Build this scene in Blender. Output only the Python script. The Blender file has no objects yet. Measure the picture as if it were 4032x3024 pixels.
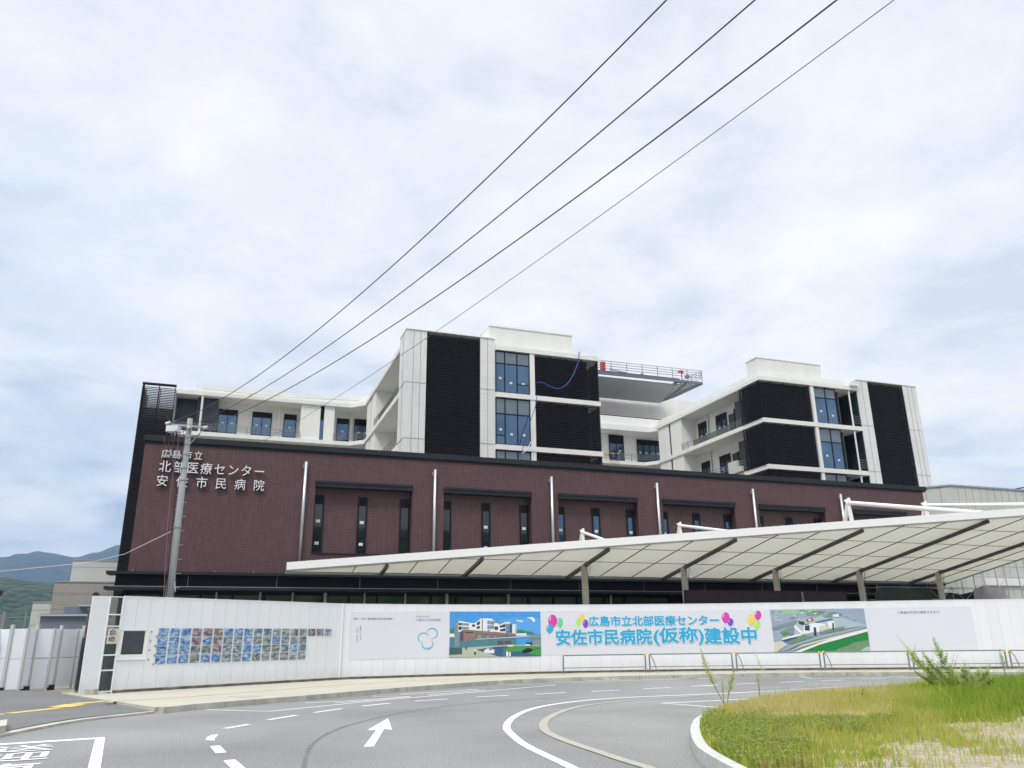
import bpy, bmesh, math, random
from math import radians as R, sin, cos, pi, sqrt
from mathutils import Vector, Matrix
from mathutils.geometry import tessellate_polygon
random.seed(7)
S = bpy.context.scene
# ------------------------------------------------------------------ camera
FPX, PITCH, ROLL, YAW = 3100.0, R(17.95), R(-0.663), R(19.9)
CAM = Vector((0, 0, 1.72))
_c, _s = cos(PITCH), sin(PITCH)
FW = Vector((0, _c, _s)); _r = Vector((1, 0, 0)); _u = Vector((0, -_s, _c))
RT = _r * cos(ROLL) + _u * sin(ROLL); UP = -_r * sin(ROLL) + _u * cos(ROLL)
cd = bpy.data.cameras.new('camera'); cam = bpy.data.objects.new('camera', cd)
S.collection.objects.link(cam); S.camera = cam
cd.sensor_width = 36; cd.lens = FPX / 4032 * 36; cd.clip_start = .1; cd.clip_end = 20000
m = Matrix.Identity(4)
for i in range(3):
    m[i][0] = RT[i]; m[i][1] = UP[i]; m[i][2] = -FW[i]; m[i][3] = CAM[i]
cam.matrix_world = m
# ------------------------------------------------------------------ world and sun
SUN_EL, SUN_AZ = R(52), R(205)          # azimuth clockwise from +y: behind the camera, a little left
W = bpy.data.worlds.new('World'); S.world = W; W.use_nodes = True
nt = W.node_tree; nt.nodes.clear()
def N(t, **k):
    n = nt.nodes.new(t)
    for a, b in k.items(): setattr(n, a, b)
    return n
L = lambda a, b: nt.links.new(a, b)
out = N('ShaderNodeOutputWorld'); bg = N('ShaderNodeBackground'); bg.inputs[1].default_value = .1
sky = N('ShaderNodeTexSky', sky_type='NISHITA', sun_disc=False, sun_elevation=SUN_EL, sun_rotation=SUN_AZ)
sky.air_density = 1.3; sky.dust_density = 2.0
tc = N('ShaderNodeTexCoord'); sep = N('ShaderNodeSeparateXYZ'); L(tc.outputs['Generated'], sep.inputs[0])
add = N('ShaderNodeMath', operation='ADD'); L(sep.outputs[2], add.inputs[0]); add.inputs[1].default_value = .16
mx = N('ShaderNodeMath', operation='MAXIMUM'); L(add.outputs[0], mx.inputs[0]); mx.inputs[1].default_value = .05
dx = N('ShaderNodeMath', operation='DIVIDE'); L(sep.outputs[0], dx.inputs[0]); L(mx.outputs[0], dx.inputs[1])
dy = N('ShaderNodeMath', operation='DIVIDE'); L(sep.outputs[1], dy.inputs[0]); L(mx.outputs[0], dy.inputs[1])
cmb = N('ShaderNodeCombineXYZ'); L(dx.outputs[0], cmb.inputs[0]); L(dy.outputs[0], cmb.inputs[1])
n1 = N('ShaderNodeTexNoise'); n1.inputs['Scale'].default_value = 2.3; n1.inputs['Detail'].default_value = 7; n1.inputs['Roughness'].default_value = .6; n1.inputs['Distortion'].default_value = .25
n2 = N('ShaderNodeTexNoise'); n2.inputs['Scale'].default_value = .45; n2.inputs['Detail'].default_value = 3
L(cmb.outputs[0], n1.inputs['Vector']); L(cmb.outputs[0], n2.inputs['Vector'])
r1 = N('ShaderNodeValToRGB')             # cloud brightness, relative
e = r1.color_ramp.elements; e[0].position = .36; e[0].color = (.70, .745, .81, 1); e[1].position = .64; e[1].color = (1.02, .995, .965, 1)
q = r1.color_ramp.elements.new(.47); q.color = (.86, .88, .91, 1)
L(n1.outputs[0], r1.inputs[0])
r2 = N('ShaderNodeValToRGB'); e = r2.color_ramp.elements; e[0].position = .35; e[0].color = (.88, .91, .95, 1); e[1].position = .6; e[1].color = (1.04, 1.03, 1.01, 1)
L(n2.outputs[0], r2.inputs[0])
mul = N('ShaderNodeMix', data_type='RGBA', blend_type='MULTIPLY'); mul.inputs[0].default_value = 1
L(r1.outputs[0], mul.inputs[6]); L(r2.outputs[0], mul.inputs[7])
# a low dark bank and a pale strip by the horizon on the left, brighter cloud overhead
mr = N('ShaderNodeMapRange'); mr.inputs[1].default_value = .73; mr.inputs[2].default_value = .98; mr.inputs[3].default_value = 8.05; mr.inputs[4].default_value = 31.0
L(sep.outputs[2], mr.inputs[0])
sc = N('ShaderNodeVectorMath', operation='SCALE'); L(mul.outputs[2], sc.inputs[0]); L(mr.outputs[0], sc.inputs[3])
mixs = N('ShaderNodeMix', data_type='RGBA'); mixs.inputs[0].default_value = .93
# a darker bank of cloud low on the left
def bank(src, az, el, r_in, r_out, col):
    d = (sin(R(az)) * cos(R(el)), cos(R(az)) * cos(R(el)), sin(R(el)))
    mp = N('ShaderNodeMapping'); mp.inputs['Scale'].default_value = (1, 1, 1.7); mp2 = N('ShaderNodeVectorMath', operation='DISTANCE'); L(tc.outputs['Generated'], mp.inputs[0]); mp2.inputs[1].default_value = (d[0], d[1], d[2] * 1.7); L(mp.outputs[0], mp2.inputs[0])
    nz = N('ShaderNodeTexNoise'); nz.inputs['Scale'].default_value = 9; nz.inputs['Detail'].default_value = 6; L(mp.outputs[0], nz.inputs['Vector'])
    ma = N('ShaderNodeMath', operation='MULTIPLY_ADD'); L(nz.outputs[0], ma.inputs[0]); ma.inputs[1].default_value = .34; L(mp2.outputs['Value'], ma.inputs[2])
    mr_ = N('ShaderNodeMapRange', interpolation_type='SMOOTHSTEP'); mr_.inputs[1].default_value = r_in + .17; mr_.inputs[2].default_value = r_out + .17; mr_.inputs[3].default_value = 1; mr_.inputs[4].default_value = 0; L(ma.outputs[0], mr_.inputs[0])
    mm = N('ShaderNodeMix', data_type='RGBA', blend_type='MULTIPLY'); L(mr_.outputs[0], mm.inputs[0]); L(src, mm.inputs[6]); mm.inputs[7].default_value = (*col, 1); return mm.outputs[2]
bk_ = bank(sc.outputs[0], -29, 12.5, .02, .17, (.72, .80, .90)); bk_ = bank(bk_, -26.5, 7.6, .0, .06, (.62, .70, .82)); bk_ = bank(bk_, 31, 30, .05, .30, (.94, .96, .98)); bk_ = bank(bk_, -34, 24, .05, .28, (.86, .91, .97))
L(sky.outputs[0], mixs.inputs[6]); L(bk_, mixs.inputs[7])
L(mixs.outputs[2], bg.inputs[0]); L(bg.outputs[0], out.inputs[0])
sl = bpy.data.lights.new('sun', 'SUN'); sl.energy = 1.5; sl.angle = R(14); sl.color = (1, .97, .92)
so = bpy.data.objects.new('sun', sl); S.collection.objects.link(so)
sd = Vector((sin(SUN_AZ) * cos(SUN_EL), cos(SUN_AZ) * cos(SUN_EL), sin(SUN_EL)))
so.rotation_euler = sd.to_track_quat('Z', 'Y').to_euler(); so.location = (0, 0, 60)
S.view_settings.view_transform = 'Standard'; S.view_settings.look = 'None'
S.view_settings.exposure = 0.58; S.view_settings.gamma = 1.0
# ------------------------------------------------------------------ measuring helpers
def ray(x, y): return FW + RT * ((x - 2016) / FPX) - UP * ((y - 1512) / FPX)
def G(x, y, z=0.0):                       # point of the ground seen there
    d = ray(x, y); return CAM + d * ((z - CAM.z) / d.z)
def onplane(x, y, p, n):
    d = ray(x, y); return CAM + d * ((Vector(p) - CAM).dot(n) / d.dot(n))
BU = Vector((cos(YAW), sin(YAW), 0)); BV = Vector((-sin(YAW), cos(YAW), 0))
def Bw(u, v, z=0): return BU * u + BV * v + Vector((0, 0, z))     # hospital grid -> world
def onv(x, y, v):
    p = onplane(x, y, BV * v, BV); return p.dot(BU), p.z
# ------------------------------------------------------------------ materials
def s2l(c): return tuple(((v / 255) / 12.92 if v / 255 <= .04045 else ((v / 255 + .055) / 1.055) ** 2.4) for v in c)
def mat(name, col, rough=.6, metal=0., noise=0., scale=3., bump=0., bscale=30., spec=.5, stretch=None, rand=0., col2=None):
    M = bpy.data.materials.new(name); M.use_nodes = True; t = M.node_tree; b = t.nodes['Principled BSDF']
    b.inputs['Base Color'].default_value = (*col, 1); b.inputs['Roughness'].default_value = rough
    b.inputs['Metallic'].default_value = metal; b.inputs['Specular IOR Level'].default_value = spec
    tcn = t.nodes.new('ShaderNodeTexCoord'); vec = tcn.outputs['Object']
    if stretch:
        mp = t.nodes.new('ShaderNodeMapping'); mp.inputs['Scale'].default_value = stretch
        t.links.new(vec, mp.inputs['Vector']); vec = mp.outputs[0]
    src = None
    if noise:
        n = t.nodes.new('ShaderNodeTexNoise'); n.inputs['Scale'].default_value = scale; n.inputs['Detail'].default_value = 6; n.inputs['Roughness'].default_value = .6
        t.links.new(vec, n.inputs['Vector'])
        rp = t.nodes.new('ShaderNodeValToRGB'); a, b2 = rp.color_ramp.elements; a.position = .3; b2.position = .72
        c2 = col2 or tuple(min(1, v * (1 + noise)) for v in col)
        c1 = col if col2 else tuple(v * (1 - noise) for v in col)
        a.color = (*c1, 1); b2.color = (*c2, 1); t.links.new(n.outputs[0], rp.inputs[0]); src = rp.outputs[0]
    if rand:
        g = t.nodes.new('ShaderNodeNewGeometry'); mm = t.nodes.new('ShaderNodeMapRange'); mm.inputs[3].default_value = 1 - rand; mm.inputs[4].default_value = 1 + rand
        t.links.new(g.outputs['Random Per Island'], mm.inputs[0])
        v = t.nodes.new('ShaderNodeVectorMath'); v.operation = 'SCALE'; v.inputs[0].default_value = col
        if src: t.links.new(src, v.inputs[0])
        t.links.new(mm.outputs[0], v.inputs[3]); src = v.outputs[0]
    if src: t.links.new(src, b.inputs['Base Color'])
    if bump:
        n = t.nodes.new('ShaderNodeTexNoise'); n.inputs['Scale'].default_value = bscale; n.inputs['Detail'].default_value = 4
        bp = t.nodes.new('ShaderNodeBump'); bp.inputs['Strength'].default_value = bump; bp.inputs['Distance'].default_value = .02
        t.links.new(vec, n.inputs['Vector']); t.links.new(n.outputs[0], bp.inputs['Height']); t.links.new(bp.outputs[0], b.inputs['Normal'])
    return M
def brickmat(name, c1, c2, cm, w, h, mortar, rough=.6, streak=0.):
    M = bpy.data.materials.new(name); M.use_nodes = True; t = M.node_tree; b = t.nodes['Principled BSDF']; b.inputs['Roughness'].default_value = rough
    tcn = t.nodes.new('ShaderNodeTexCoord'); sp = t.nodes.new('ShaderNodeSeparateXYZ'); t.links.new(tcn.outputs['Object'], sp.inputs[0])
    ad = t.nodes.new('ShaderNodeMath'); ad.operation = 'ADD'; t.links.new(sp.outputs[0], ad.inputs[0]); t.links.new(sp.outputs[1], ad.inputs[1])
    cb = t.nodes.new('ShaderNodeCombineXYZ'); t.links.new(ad.outputs[0], cb.inputs[0]); t.links.new(sp.outputs[2], cb.inputs[1])
    br = t.nodes.new('ShaderNodeTexBrick'); t.links.new(cb.outputs[0], br.inputs['Vector'])
    br.inputs['Color1'].default_value = (*c1, 1); br.inputs['Color2'].default_value = (*c2, 1); br.inputs['Mortar'].default_value = (*cm, 1)
    br.inputs['Scale'].default_value = 1; br.inputs['Brick Width'].default_value = w; br.inputs['Row Height'].default_value = h
    br.inputs['Mortar Size'].default_value = mortar; br.inputs['Bias'].default_value = -.2
    n = t.nodes.new('ShaderNodeTexNoise'); n.inputs['Scale'].default_value = .35; n.inputs['Detail'].default_value = 5; t.links.new(tcn.outputs['Object'], n.inputs['Vector'])
    mp = t.nodes.new('ShaderNodeMapping'); mp.inputs['Scale'].default_value = (9, 9, .7); t.links.new(tcn.outputs['Object'], mp.inputs['Vector'])
    n3 = t.nodes.new('ShaderNodeTexNoise'); n3.inputs['Scale'].default_value = 1.2; n3.inputs['Detail'].default_value = 3; t.links.new(mp.outputs[0], n3.inputs['Vector'])
    mr = t.nodes.new('ShaderNodeMapRange'); mr.inputs[1].default_value = .3; mr.inputs[2].default_value = .7; mr.inputs[3].default_value = .93; mr.inputs[4].default_value = 1.07
    t.links.new(n.outputs[0], mr.inputs[0])
    mr2 = t.nodes.new('ShaderNodeMapRange'); mr2.inputs[1].default_value = .35; mr2.inputs[2].default_value = .65; mr2.inputs[3].default_value = 1 - streak; mr2.inputs[4].default_value = 1 + streak
    t.links.new(n3.outputs[0], mr2.inputs[0])
    mu = t.nodes.new('ShaderNodeMath'); mu.operation = 'MULTIPLY'; t.links.new(mr.outputs[0], mu.inputs[0]); t.links.new(mr2.outputs[0], mu.inputs[1])
    v = t.nodes.new('ShaderNodeVectorMath'); v.operation = 'SCALE'; t.links.new(br.outputs[0], v.inputs[0]); t.links.new(mu.outputs[0], v.inputs[3])
    t.links.new(v.outputs[0], b.inputs['Base Color'])
    bp = t.nodes.new('ShaderNodeBump'); bp.inputs['Strength'].default_value = .3; bp.inputs['Distance'].default_value = .01; bp.invert = True
    t.links.new(br.outputs['Fac'], bp.inputs['Height']); t.links.new(bp.outputs[0], b.inputs['Normal'])
    return M
M_brick = brickmat('brick tile', (.068, .031, .034), (.090, .041, .044), (.118, .062, .066), .30, .085, .006, .5, .16)
M_white = mat('white render', (.73, .73, .70), .7, noise=.05, scale=1.3, stretch=(1, 1, .12))
M_soffit = mat('soffit board', (.60, .61, .58), .8, noise=.02, scale=.5)
M_tile = brickmat('white ribbed tile', (.68, .69, .67), (.72, .73, .71), (.50, .51, .50), .10, 1.2, .008, .45, .03)
M_seam = mat('panel joint', (.22, .22, .22), .8)
M_lou = mat('dark louver blade', (.014, .014, .018), .5, spec=.3, noise=.15, scale=2)
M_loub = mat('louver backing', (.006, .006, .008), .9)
M_cap = mat('dark metal coping', (.015, .019, .025), .5, spec=.3, noise=.1, scale=1)
M_dark = mat('dark fascia', (.004, .004, .007), .5, spec=.25, noise=.2, scale=.8)
M_navy = mat('dark blue panel', (.020, .030, .042), .4, noise=.1, scale=.6)
M_frame = mat('black window frame', (.005, .006, .010), .4, spec=.3)
M_glass = mat('coated glass', (.10, .165, .25), .05, metal=.85, noise=.25, scale=.5, bump=.25, bscale=.9)
M_glassg = mat('upper glass film', (.17, .21, .24), .25, metal=.5)
M_gdark = mat('dark glass', (.012, .016, .020), .03, spec=.75)
M_glassrefl = mat('ground floor glass', (.085, .105, .080), .05, spec=.9, noise=.7, scale=.35, stretch=(1, 1, .2))  # pale greenish mottling imitates reflections in the glass colour
M_sticker = mat('paper sticker', (.62, .65, .66), .8)
M_steel = mat('brushed steel pipe', (.55, .56, .57), .35, metal=.6, noise=.08, scale=2)
M_rail = mat('grey railing paint', (.16, .18, .20), .5)
M_grey = mat('grey annex panel', (.50, .51, .48), .7, noise=.06, scale=.5)
M_grey2 = brickmat('grey annex siding', (.31, .30, .27), (.33, .32, .29), (.24, .23, .21), 9, .9, .012, .7, .05)
M_helim = mat('pad underside', (.33, .35, .36), .5, noise=.04, scale=.3)
M_helif = mat('galvanised frame', (.15, .17, .19), .45, metal=.3)
M_red = mat('red enamel', (.50, .03, .03), .4)
M_letter = mat('white metal letter', (.72, .72, .72), .4)
M_lside = mat('letter side', (.25, .24, .25), .5)
M_canf = mat('canopy white paint', (.80, .80, .79), .4)
M_beam = mat('canopy beam', (.085, .078, .066), .5, noise=.3, scale=1.5)
M_col = mat('wrapped column', (.50, .49, .42), .7, noise=.12, scale=3)
M_hoard = mat('white hoarding steel', (.76, .78, .81), .38, rand=.022, noise=.015, scale=.7)
t_ = M_hoard.node_tree; b_ = t_.nodes['Principled BSDF']; l_ = b_.inputs['Base Color'].links[0].from_socket
g_ = t_.nodes.new('ShaderNodeNewGeometry'); sp_ = t_.nodes.new('ShaderNodeSeparateXYZ'); t_.links.new(g_.outputs['Position'], sp_.inputs[0]); n_ = t_.nodes.new('ShaderNodeTexNoise'); n_.inputs['Scale'].default_value = 3.5; n_.inputs['Detail'].default_value = 6; t_.links.new(g_.outputs['Position'], n_.inputs['Vector'])
m1_ = t_.nodes.new('ShaderNodeMapRange'); m1_.inputs[1].default_value = .2; m1_.inputs[2].default_value = .75; m1_.inputs[3].default_value = .55; m1_.inputs[4].default_value = 0; t_.links.new(sp_.outputs[2], m1_.inputs[0])
m2_ = t_.nodes.new('ShaderNodeMath'); m2_.operation = 'MULTIPLY'; t_.links.new(m1_.outputs[0], m2_.inputs[0]); t_.links.new(n_.outputs[0], m2_.inputs[1])
mm_ = t_.nodes.new('ShaderNodeMix'); mm_.data_type = 'RGBA'; t_.links.new(m2_.outputs[0], mm_.inputs[0]); t_.links.new(l_, mm_.inputs[6]); mm_.inputs[7].default_value = (.42, .40, .35, 1); t_.links.new(mm_.outputs[2], b_.inputs['Base Color'])
M_hoard2 = mat('print backing white', (.68, .69, .745), .5)
M_conc = mat('concrete', (.43, .42, .36), .85, noise=.25, scale=2.5, bump=.3)
M_concdark = mat('mossy concrete', (.19, .17, .13), .9, noise=.5, scale=3)
M_pole = mat('pole concrete', (.27, .29, .285), .8, noise=.18, scale=2.2, bump=.2, stretch=(1, 1, .35))
M_metal = mat('galvanised steel', (.34, .37, .39), .45, metal=.4)
M_porc = mat('white porcelain', (.66, .68, .66), .3)
M_blackr = mat('black rubber', (.012, .012, .014), .6)
M_wire = mat('wire', (.02, .022, .026), .5)
M_rust = mat('reddish conduit', (.22, .10, .09), .6)
M_yel = mat('yellow plastic', (.75, .48, .03), .4)
M_white_paint = mat('road paint', (.72, .73, .73), .6, noise=.06, scale=6)
M_yellow_paint = mat('tactile yellow', (.62, .46, .12), .75, noise=.25, scale=5)
M_yellow_worn = mat('worn tactile', (.46, .40, .22), .8, noise=.12, scale=5)
M_blue = mat('cyan print', s2l((38, 165, 212)), .5)
M_ink = mat('black ink', (.015, .017, .03), .6)
M_inkg = mat('grey ink', (.20, .22, .25), .6)
M_shade = mat('grey print', (.42, .42, .46), .6)
M_logo = mat('logo blue', s2l((92, 182, 210)), .5)
def asphalt(name, c, c2):
    M = mat(name, c, .85, noise=.1, scale=.9, bump=.5, bscale=90)
    t = M.node_tree; b = t.nodes['Principled BSDF']; tcn = t.nodes.new('ShaderNodeTexCoord')
    n1 = t.nodes.new('ShaderNodeTexNoise'); n1.inputs['Scale'].default_value = 26; n1.inputs['Detail'].default_value = 3
    n2 = t.nodes.new('ShaderNodeTexNoise'); n2.inputs['Scale'].default_value = .22; n2.inputs['Detail'].default_value = 6
    t.links.new(tcn.outputs['Object'], n1.inputs['Vector']); t.links.new(tcn.outputs['Object'], n2.inputs['Vector'])
    r = t.nodes.new('ShaderNodeValToRGB'); r.color_ramp.elements[0].position = .3; r.color_ramp.elements[1].position = .75
    r.color_ramp.elements[0].color = (*c, 1); r.color_ramp.elements[1].color = (*c2, 1); t.links.new(n1.outputs[0], r.inputs[0])
    mr = t.nodes.new('ShaderNodeMapRange'); mr.inputs[1].default_value = .3; mr.inputs[2].default_value = .7; mr.inputs[3].default_value = .80; mr.inputs[4].default_value = 1.18
    t.links.new(n2.outputs[0], mr.inputs[0]); v = t.nodes.new('ShaderNodeVectorMath'); v.operation = 'SCALE'
    t.links.new(r.outputs[0], v.inputs[0]); t.links.new(mr.outputs[0], v.inputs[3]); t.links.new(v.outputs[0], b.inputs['Base Color'])
    return M
M_asph = asphalt('asphalt', (.150, .150, .148), (.290, .289, .284))
M_asph2 = asphalt('older asphalt', (.185, .184, .177), (.30, .298, .287))
M_asph3 = asphalt('driveway asphalt', (.115, .119, .121), (.18, .184, .184))
M_seamroad = mat('asphalt joint', (.135, .136, .136), .9, noise=.3, scale=4)
M_pave = brickmat('pale paving', (.46, .44, .36), (.51, .49, .405), (.40, .385, .32), .6, .3, .01, .85, .05)
M_gravel = mat('site gravel', (.22, .20, .17), .9, noise=.3, scale=2)
# ------------------------------------------------------------------ object helpers
COL = S.collection
ORG = {}
def tag(o, label=None, cat=None, group=None, kind=None):
    if label: o['label'] = label
    if cat: o['category'] = cat
    if group: o['group'] = group
    if kind: o['kind'] = kind
    return o
def thing(name, label, cat, org, frame='W', group=None):
    o = bpy.data.objects.new(name, None); COL.objects.link(o); o.empty_display_size = .3
    org = Vector(org); ORG[o.name] = (org, frame)
    if frame == 'B': o.location = Bw(*org); o.rotation_euler = (0, 0, YAW)
    else: o.location = org
    return tag(o, label, cat, group)
class MB:
    def __init__(s): s.v = []; s.f = []; s.m = []
    def face(s, pts, mi=0):
        b = len(s.v); s.v += [tuple(p) for p in pts]; s.f.append(tuple(range(b, b + len(pts)))); s.m.append(mi); return s
    def box(s, x0, x1, y0, y1, z0, z1, mi=0):
        if x0 > x1: x0, x1 = x1, x0
        if y0 > y1: y0, y1 = y1, y0
        if z0 > z1: z0, z1 = z1, z0
        return s.hexa([(x0, y0), (x1, y0), (x1, y1), (x0, y1)], z0, z1, mi)
    def hexa(s, poly, z0, z1, mi=0):      # prism over a polygon (ccw), z may be numbers or lists
        n = len(poly); b = len(s.v); Z0 = z0 if isinstance(z0, (list, tuple)) else [z0] * n; Z1 = z1 if isinstance(z1, (list, tuple)) else [z1] * n
        s.v += [(p[0], p[1], Z0[i]) for i, p in enumerate(poly)] + [(p[0], p[1], Z1[i]) for i, p in enumerate(poly)]
        s.f.append(tuple(b + i for i in reversed(range(n)))); s.f.append(tuple(b + n + i for i in range(n)))
        for i in range(n): j = (i + 1) % n; s.f.append((b + i, b + j, b + n + j, b + n + i))
        s.m += [mi] * (n + 2); return s
    def tube(s, pts, r, n=8, mi=0, cap=True):
        P = [Vector(p) for p in pts]; rr = r if isinstance(r, (list, tuple)) else [r] * len(P); b = len(s.v); up = None
        for i, p in enumerate(P):
            d = (P[min(i + 1, len(P) - 1)] - P[max(i - 1, 0)])
            if d.length < 1e-9: d = Vector((0, 0, 1))
            d.normalize()
            if up is None: up = Vector((0, 0, 1)) if abs(d.z) < .9 else Vector((1, 0, 0))
            a = d.cross(up).normalized(); c = a.cross(d).normalized(); up = c
            for k in range(n): t = 2 * pi * k / n; q = p + a * (rr[i] * cos(t)) + c * (rr[i] * sin(t)); s.v.append(tuple(q))
        for i in range(len(P) - 1):
            for k in range(n):
                k2 = (k + 1) % n; s.f.append((b + i * n + k, b + i * n + k2, b + (i + 1) * n + k2, b + (i + 1) * n + k)); s.m.append(mi)
        if cap:
            s.f.append(tuple(b + k for k in reversed(range(n)))); s.f.append(tuple(b + (len(P) - 1) * n + k for k in range(n))); s.m += [mi, mi]
        return s
    def bar(s, p, q, w, h, mi=0):         # rectangular bar between two points
        p = Vector(p); q = Vector(q); d = (q - p).normalized(); up = Vector((0, 0, 1)) if abs(d.z) < .95 else Vector((0, 1, 0))
        a = d.cross(up).normalized() * (w / 2); c = a.cross(d).normalized() * (h / 2); b = len(s.v)
        for o in (p, q): s.v += [tuple(o + a * i + c * j) for i, j in ((-1, -1), (1, -1), (1, 1), (-1, 1))]
        for k in range(4): k2 = (k + 1) % 4; s.f.append((b + k, b + k2, b + 4 + k2, b + 4 + k))
        s.f += [(b + 3, b + 2, b + 1, b), (b + 4, b + 5, b + 6, b + 7)]; s.m += [mi] * 6; return s
    def strip(s, A, B, mi=0):             # ribbon between two polylines
        for i in range(len(A) - 1): s.face([A[i], A[i + 1], B[i + 1], B[i]], mi)
        return s
    def build(s, name, mt, parent=None, smooth=False, org=None, frame='W'):
        if not s.v: return None
        if parent is not None:
            o0, fr = ORG[parent.name]
        else: o0, fr = Vector(org or (0, 0, 0)), frame
        me = bpy.data.meshes.new(name)
        me.from_pydata([(v[0] - o0.x, v[1] - o0.y, v[2] - o0.z) for v in s.v], [], s.f)
        for x in (mt if isinstance(mt, (list, tuple)) else [mt]): me.materials.append(x)
        me.polygons.foreach_set('material_index', s.m)
        if smooth: me.polygons.foreach_set('use_smooth', [True] * len(s.f))
        bm = bmesh.new(); bm.from_mesh(me); bmesh.ops.recalc_face_normals(bm, faces=bm.faces); bm.to_mesh(me); bm.free()
        me.update()
        o = bpy.data.objects.new(name, me); COL.objects.link(o)
        if parent is not None: o.parent = parent
        else:
            if fr == 'B': o.location = Bw(*o0); o.rotation_euler = (0, 0, YAW)
            else: o.location = o0
        ORG[o.name] = (o0, fr); return o
def copy_tree(o, parent=None):
    c = o.copy(); COL.objects.link(c); c.parent = parent; ORG[c.name] = ORG[o.name]
    for ch in o.children: copy_tree(ch, c)
    return c
def textmesh(body, offset=0., extrude=0.):
    c = bpy.data.curves.new('t', 'FONT'); c.body = body; c.size = 1; c.offset = offset; c.extrude = extrude; c.resolution_u = 3
    o = bpy.data.objects.new('t', c); COL.objects.link(o); dg = bpy.context.evaluated_depsgraph_get(); dg.update()
    me = bpy.data.meshes.new_from_object(o.evaluated_get(dg)); V = [tuple(v.co) for v in me.vertices]; F = [tuple(p.vertices) for p in me.polygons]
    bpy.data.objects.remove(o); bpy.data.curves.remove(c); bpy.data.meshes.remove(me); return V, F
def bounds(V):
    xs = [v[0] for v in V]; ys = [v[1] for v in V]; return min(xs), max(xs), min(ys), max(ys)
# ================================================================== GROUND AND ROAD
def flat(name, pts, z, mt, **k):
    return tag(MB().face([(p[0], p[1], z) for p in pts]).build(name, mt, org=(pts[0][0], pts[0][1], z)), **k)
def smoothline(P, step=.5):
    P = [Vector(p[:2]).to_3d() for p in P]; Q = [P[0] * 2 - P[1]] + P + [P[-1] * 2 - P[-2]]; out = []
    for i in range(1, len(Q) - 2):
        a, b, c, d = Q[i - 1:i + 3]; n = max(1, int((c - b).length / step))
        for k in range(n):
            t = k / n; out.append(.5 * ((2 * b) + (c - a) * t + (2 * a - 5 * b + 4 * c - d) * t * t + (3 * b - a - 3 * c + d) * t ** 3))
    return out + [P[-1]]
def offs(P, d):                           # offset a polyline to its left by d
    o = []
    for i, p in enumerate(P):
        t = (P[min(i + 1, len(P) - 1)] - P[max(i - 1, 0)]).normalized(); o.append(p + Vector((-t.y, t.x, 0)) * d)
    return o
ground = flat('ground', [(-9000, -9000), (9000, -9000), (9000, 9000), (-9000, 9000)], -.03, M_gravel, kind='structure')
road = flat('road', [(-60, -30), (90, -30), (90, 60), (-60, 60)], 0, M_asph, kind='structure')
gp = lambda L, z=0: [G(x, y, z) for x, y in L]
# kerb line of the pavement (front foot, road level)
kpx = [(642, 2810), (768, 2796), (886, 2786), (1000, 2776), (1207, 2759), (1492, 2733), (1930, 2698), (2174, 2685), (2518, 2675), (2800, 2669), (3200, 2662), (3620, 2661), (4032, 2661), (4400, 2662)]
K = smoothline(gp(kpx) + [Vector((60, 36, 0))], 1.2)
kb = MB(); Ki = offs(K, .18)
for i in range(len(K) - 1):
    g = .012; a, b = K[i], K[i + 1]; d = (b - a).normalized() * g; c, e2 = Ki[i + 1], Ki[i]
    kb.hexa([tuple((a + d)[:2]), tuple((b - d)[:2]), tuple((c - d)[:2]), tuple((e2 + d)[:2])], 0, .155)
tag(kb.build('kerb', M_conc, org=K[0]), kind='structure')
# hoarding path on the ground
HS0, HS1 = Vector((-13.43, 28.02, 0)), Vector((-7.55, 35.82, 0))
hcurve = smoothline([HS1, (-7.23, 36.06), (-3.41, 37.9), (2.02, 39.66), (5.43, 40.15), (9.2, 40.4), (13.11, 40.17), (20.14, 39.41), (23.7, 39.1), (30, 38.3), (38, 37.0)], .25)
# flush strip and driveway on the left
fl = smoothline(gp([(-260, 2960), (-60, 2918), (0, 2905), (154, 2873), (316, 2843), (488, 2823), (606, 2810), (642, 2810)]), .6)
fli = offs(fl, .26)
fb = MB()
for i in range(len(fl) - 1): fb.hexa([tuple(fl[i][:2]), tuple(fl[i + 1][:2]), tuple(fli[i + 1][:2]), tuple(fli[i][:2])], 0, .05)
tag(fb.build('kerb', M_conc, org=fl[0]), kind='structure')
stub = MB(); a = G(-30, 2905); stub.hexa([tuple(G(-160, 2935)[:2]), tuple(G(18, 2898)[:2]), tuple(G(22, 2872)[:2]), tuple(G(-160, 2900)[:2])], 0, .2)
tag(stub.build('kerb', M_conc, org=a), kind='structure')
# pavement and driveway sheets
hl = [HS0 + (HS1 - HS0) * t for t in (0, .5, 1)] + hcurve[4::4]
hb = [p + Vector((-.25, .4, 0)) for p in hl]
dv0, dv1 = G(606, 2800, .06), G(235, 2740, .06)
pav = MB(); up_k = offs(K, .17)
poly = [dv0] + up_k[1:] + list(reversed(hb)) + [G(300, 2728, .1), dv1]
tag(MB().face([(p[0], p[1], .15) for p in poly]).build('pavement', M_pave, org=(0, 30, .15)), kind='structure')
_a, _b, _c = fli[0] + Vector((0, 0, .055)), Vector((dv0.x, dv0.y, .055)), Vector((dv1.x, dv1.y, .149)); DN = (_b - _a).cross(_c - _a).normalized()
def dz_(x, y): return _a.z - (DN.x * (x - _a.x) + DN.y * (y - _a.y)) / DN.z
drv = list(fli) + [dv0, dv1, dv1 + Vector((-.6, 1.2, 0)), dv1 + Vector((-30, 3, 0)), fli[0] + Vector((-20, 0, 0))]
tag(MB().face([(p[0], p[1], dz_(p[0], p[1])) for p in drv]).build('driveway', M_asph3, org=(-15, 22, .05)), kind='structure')
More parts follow.
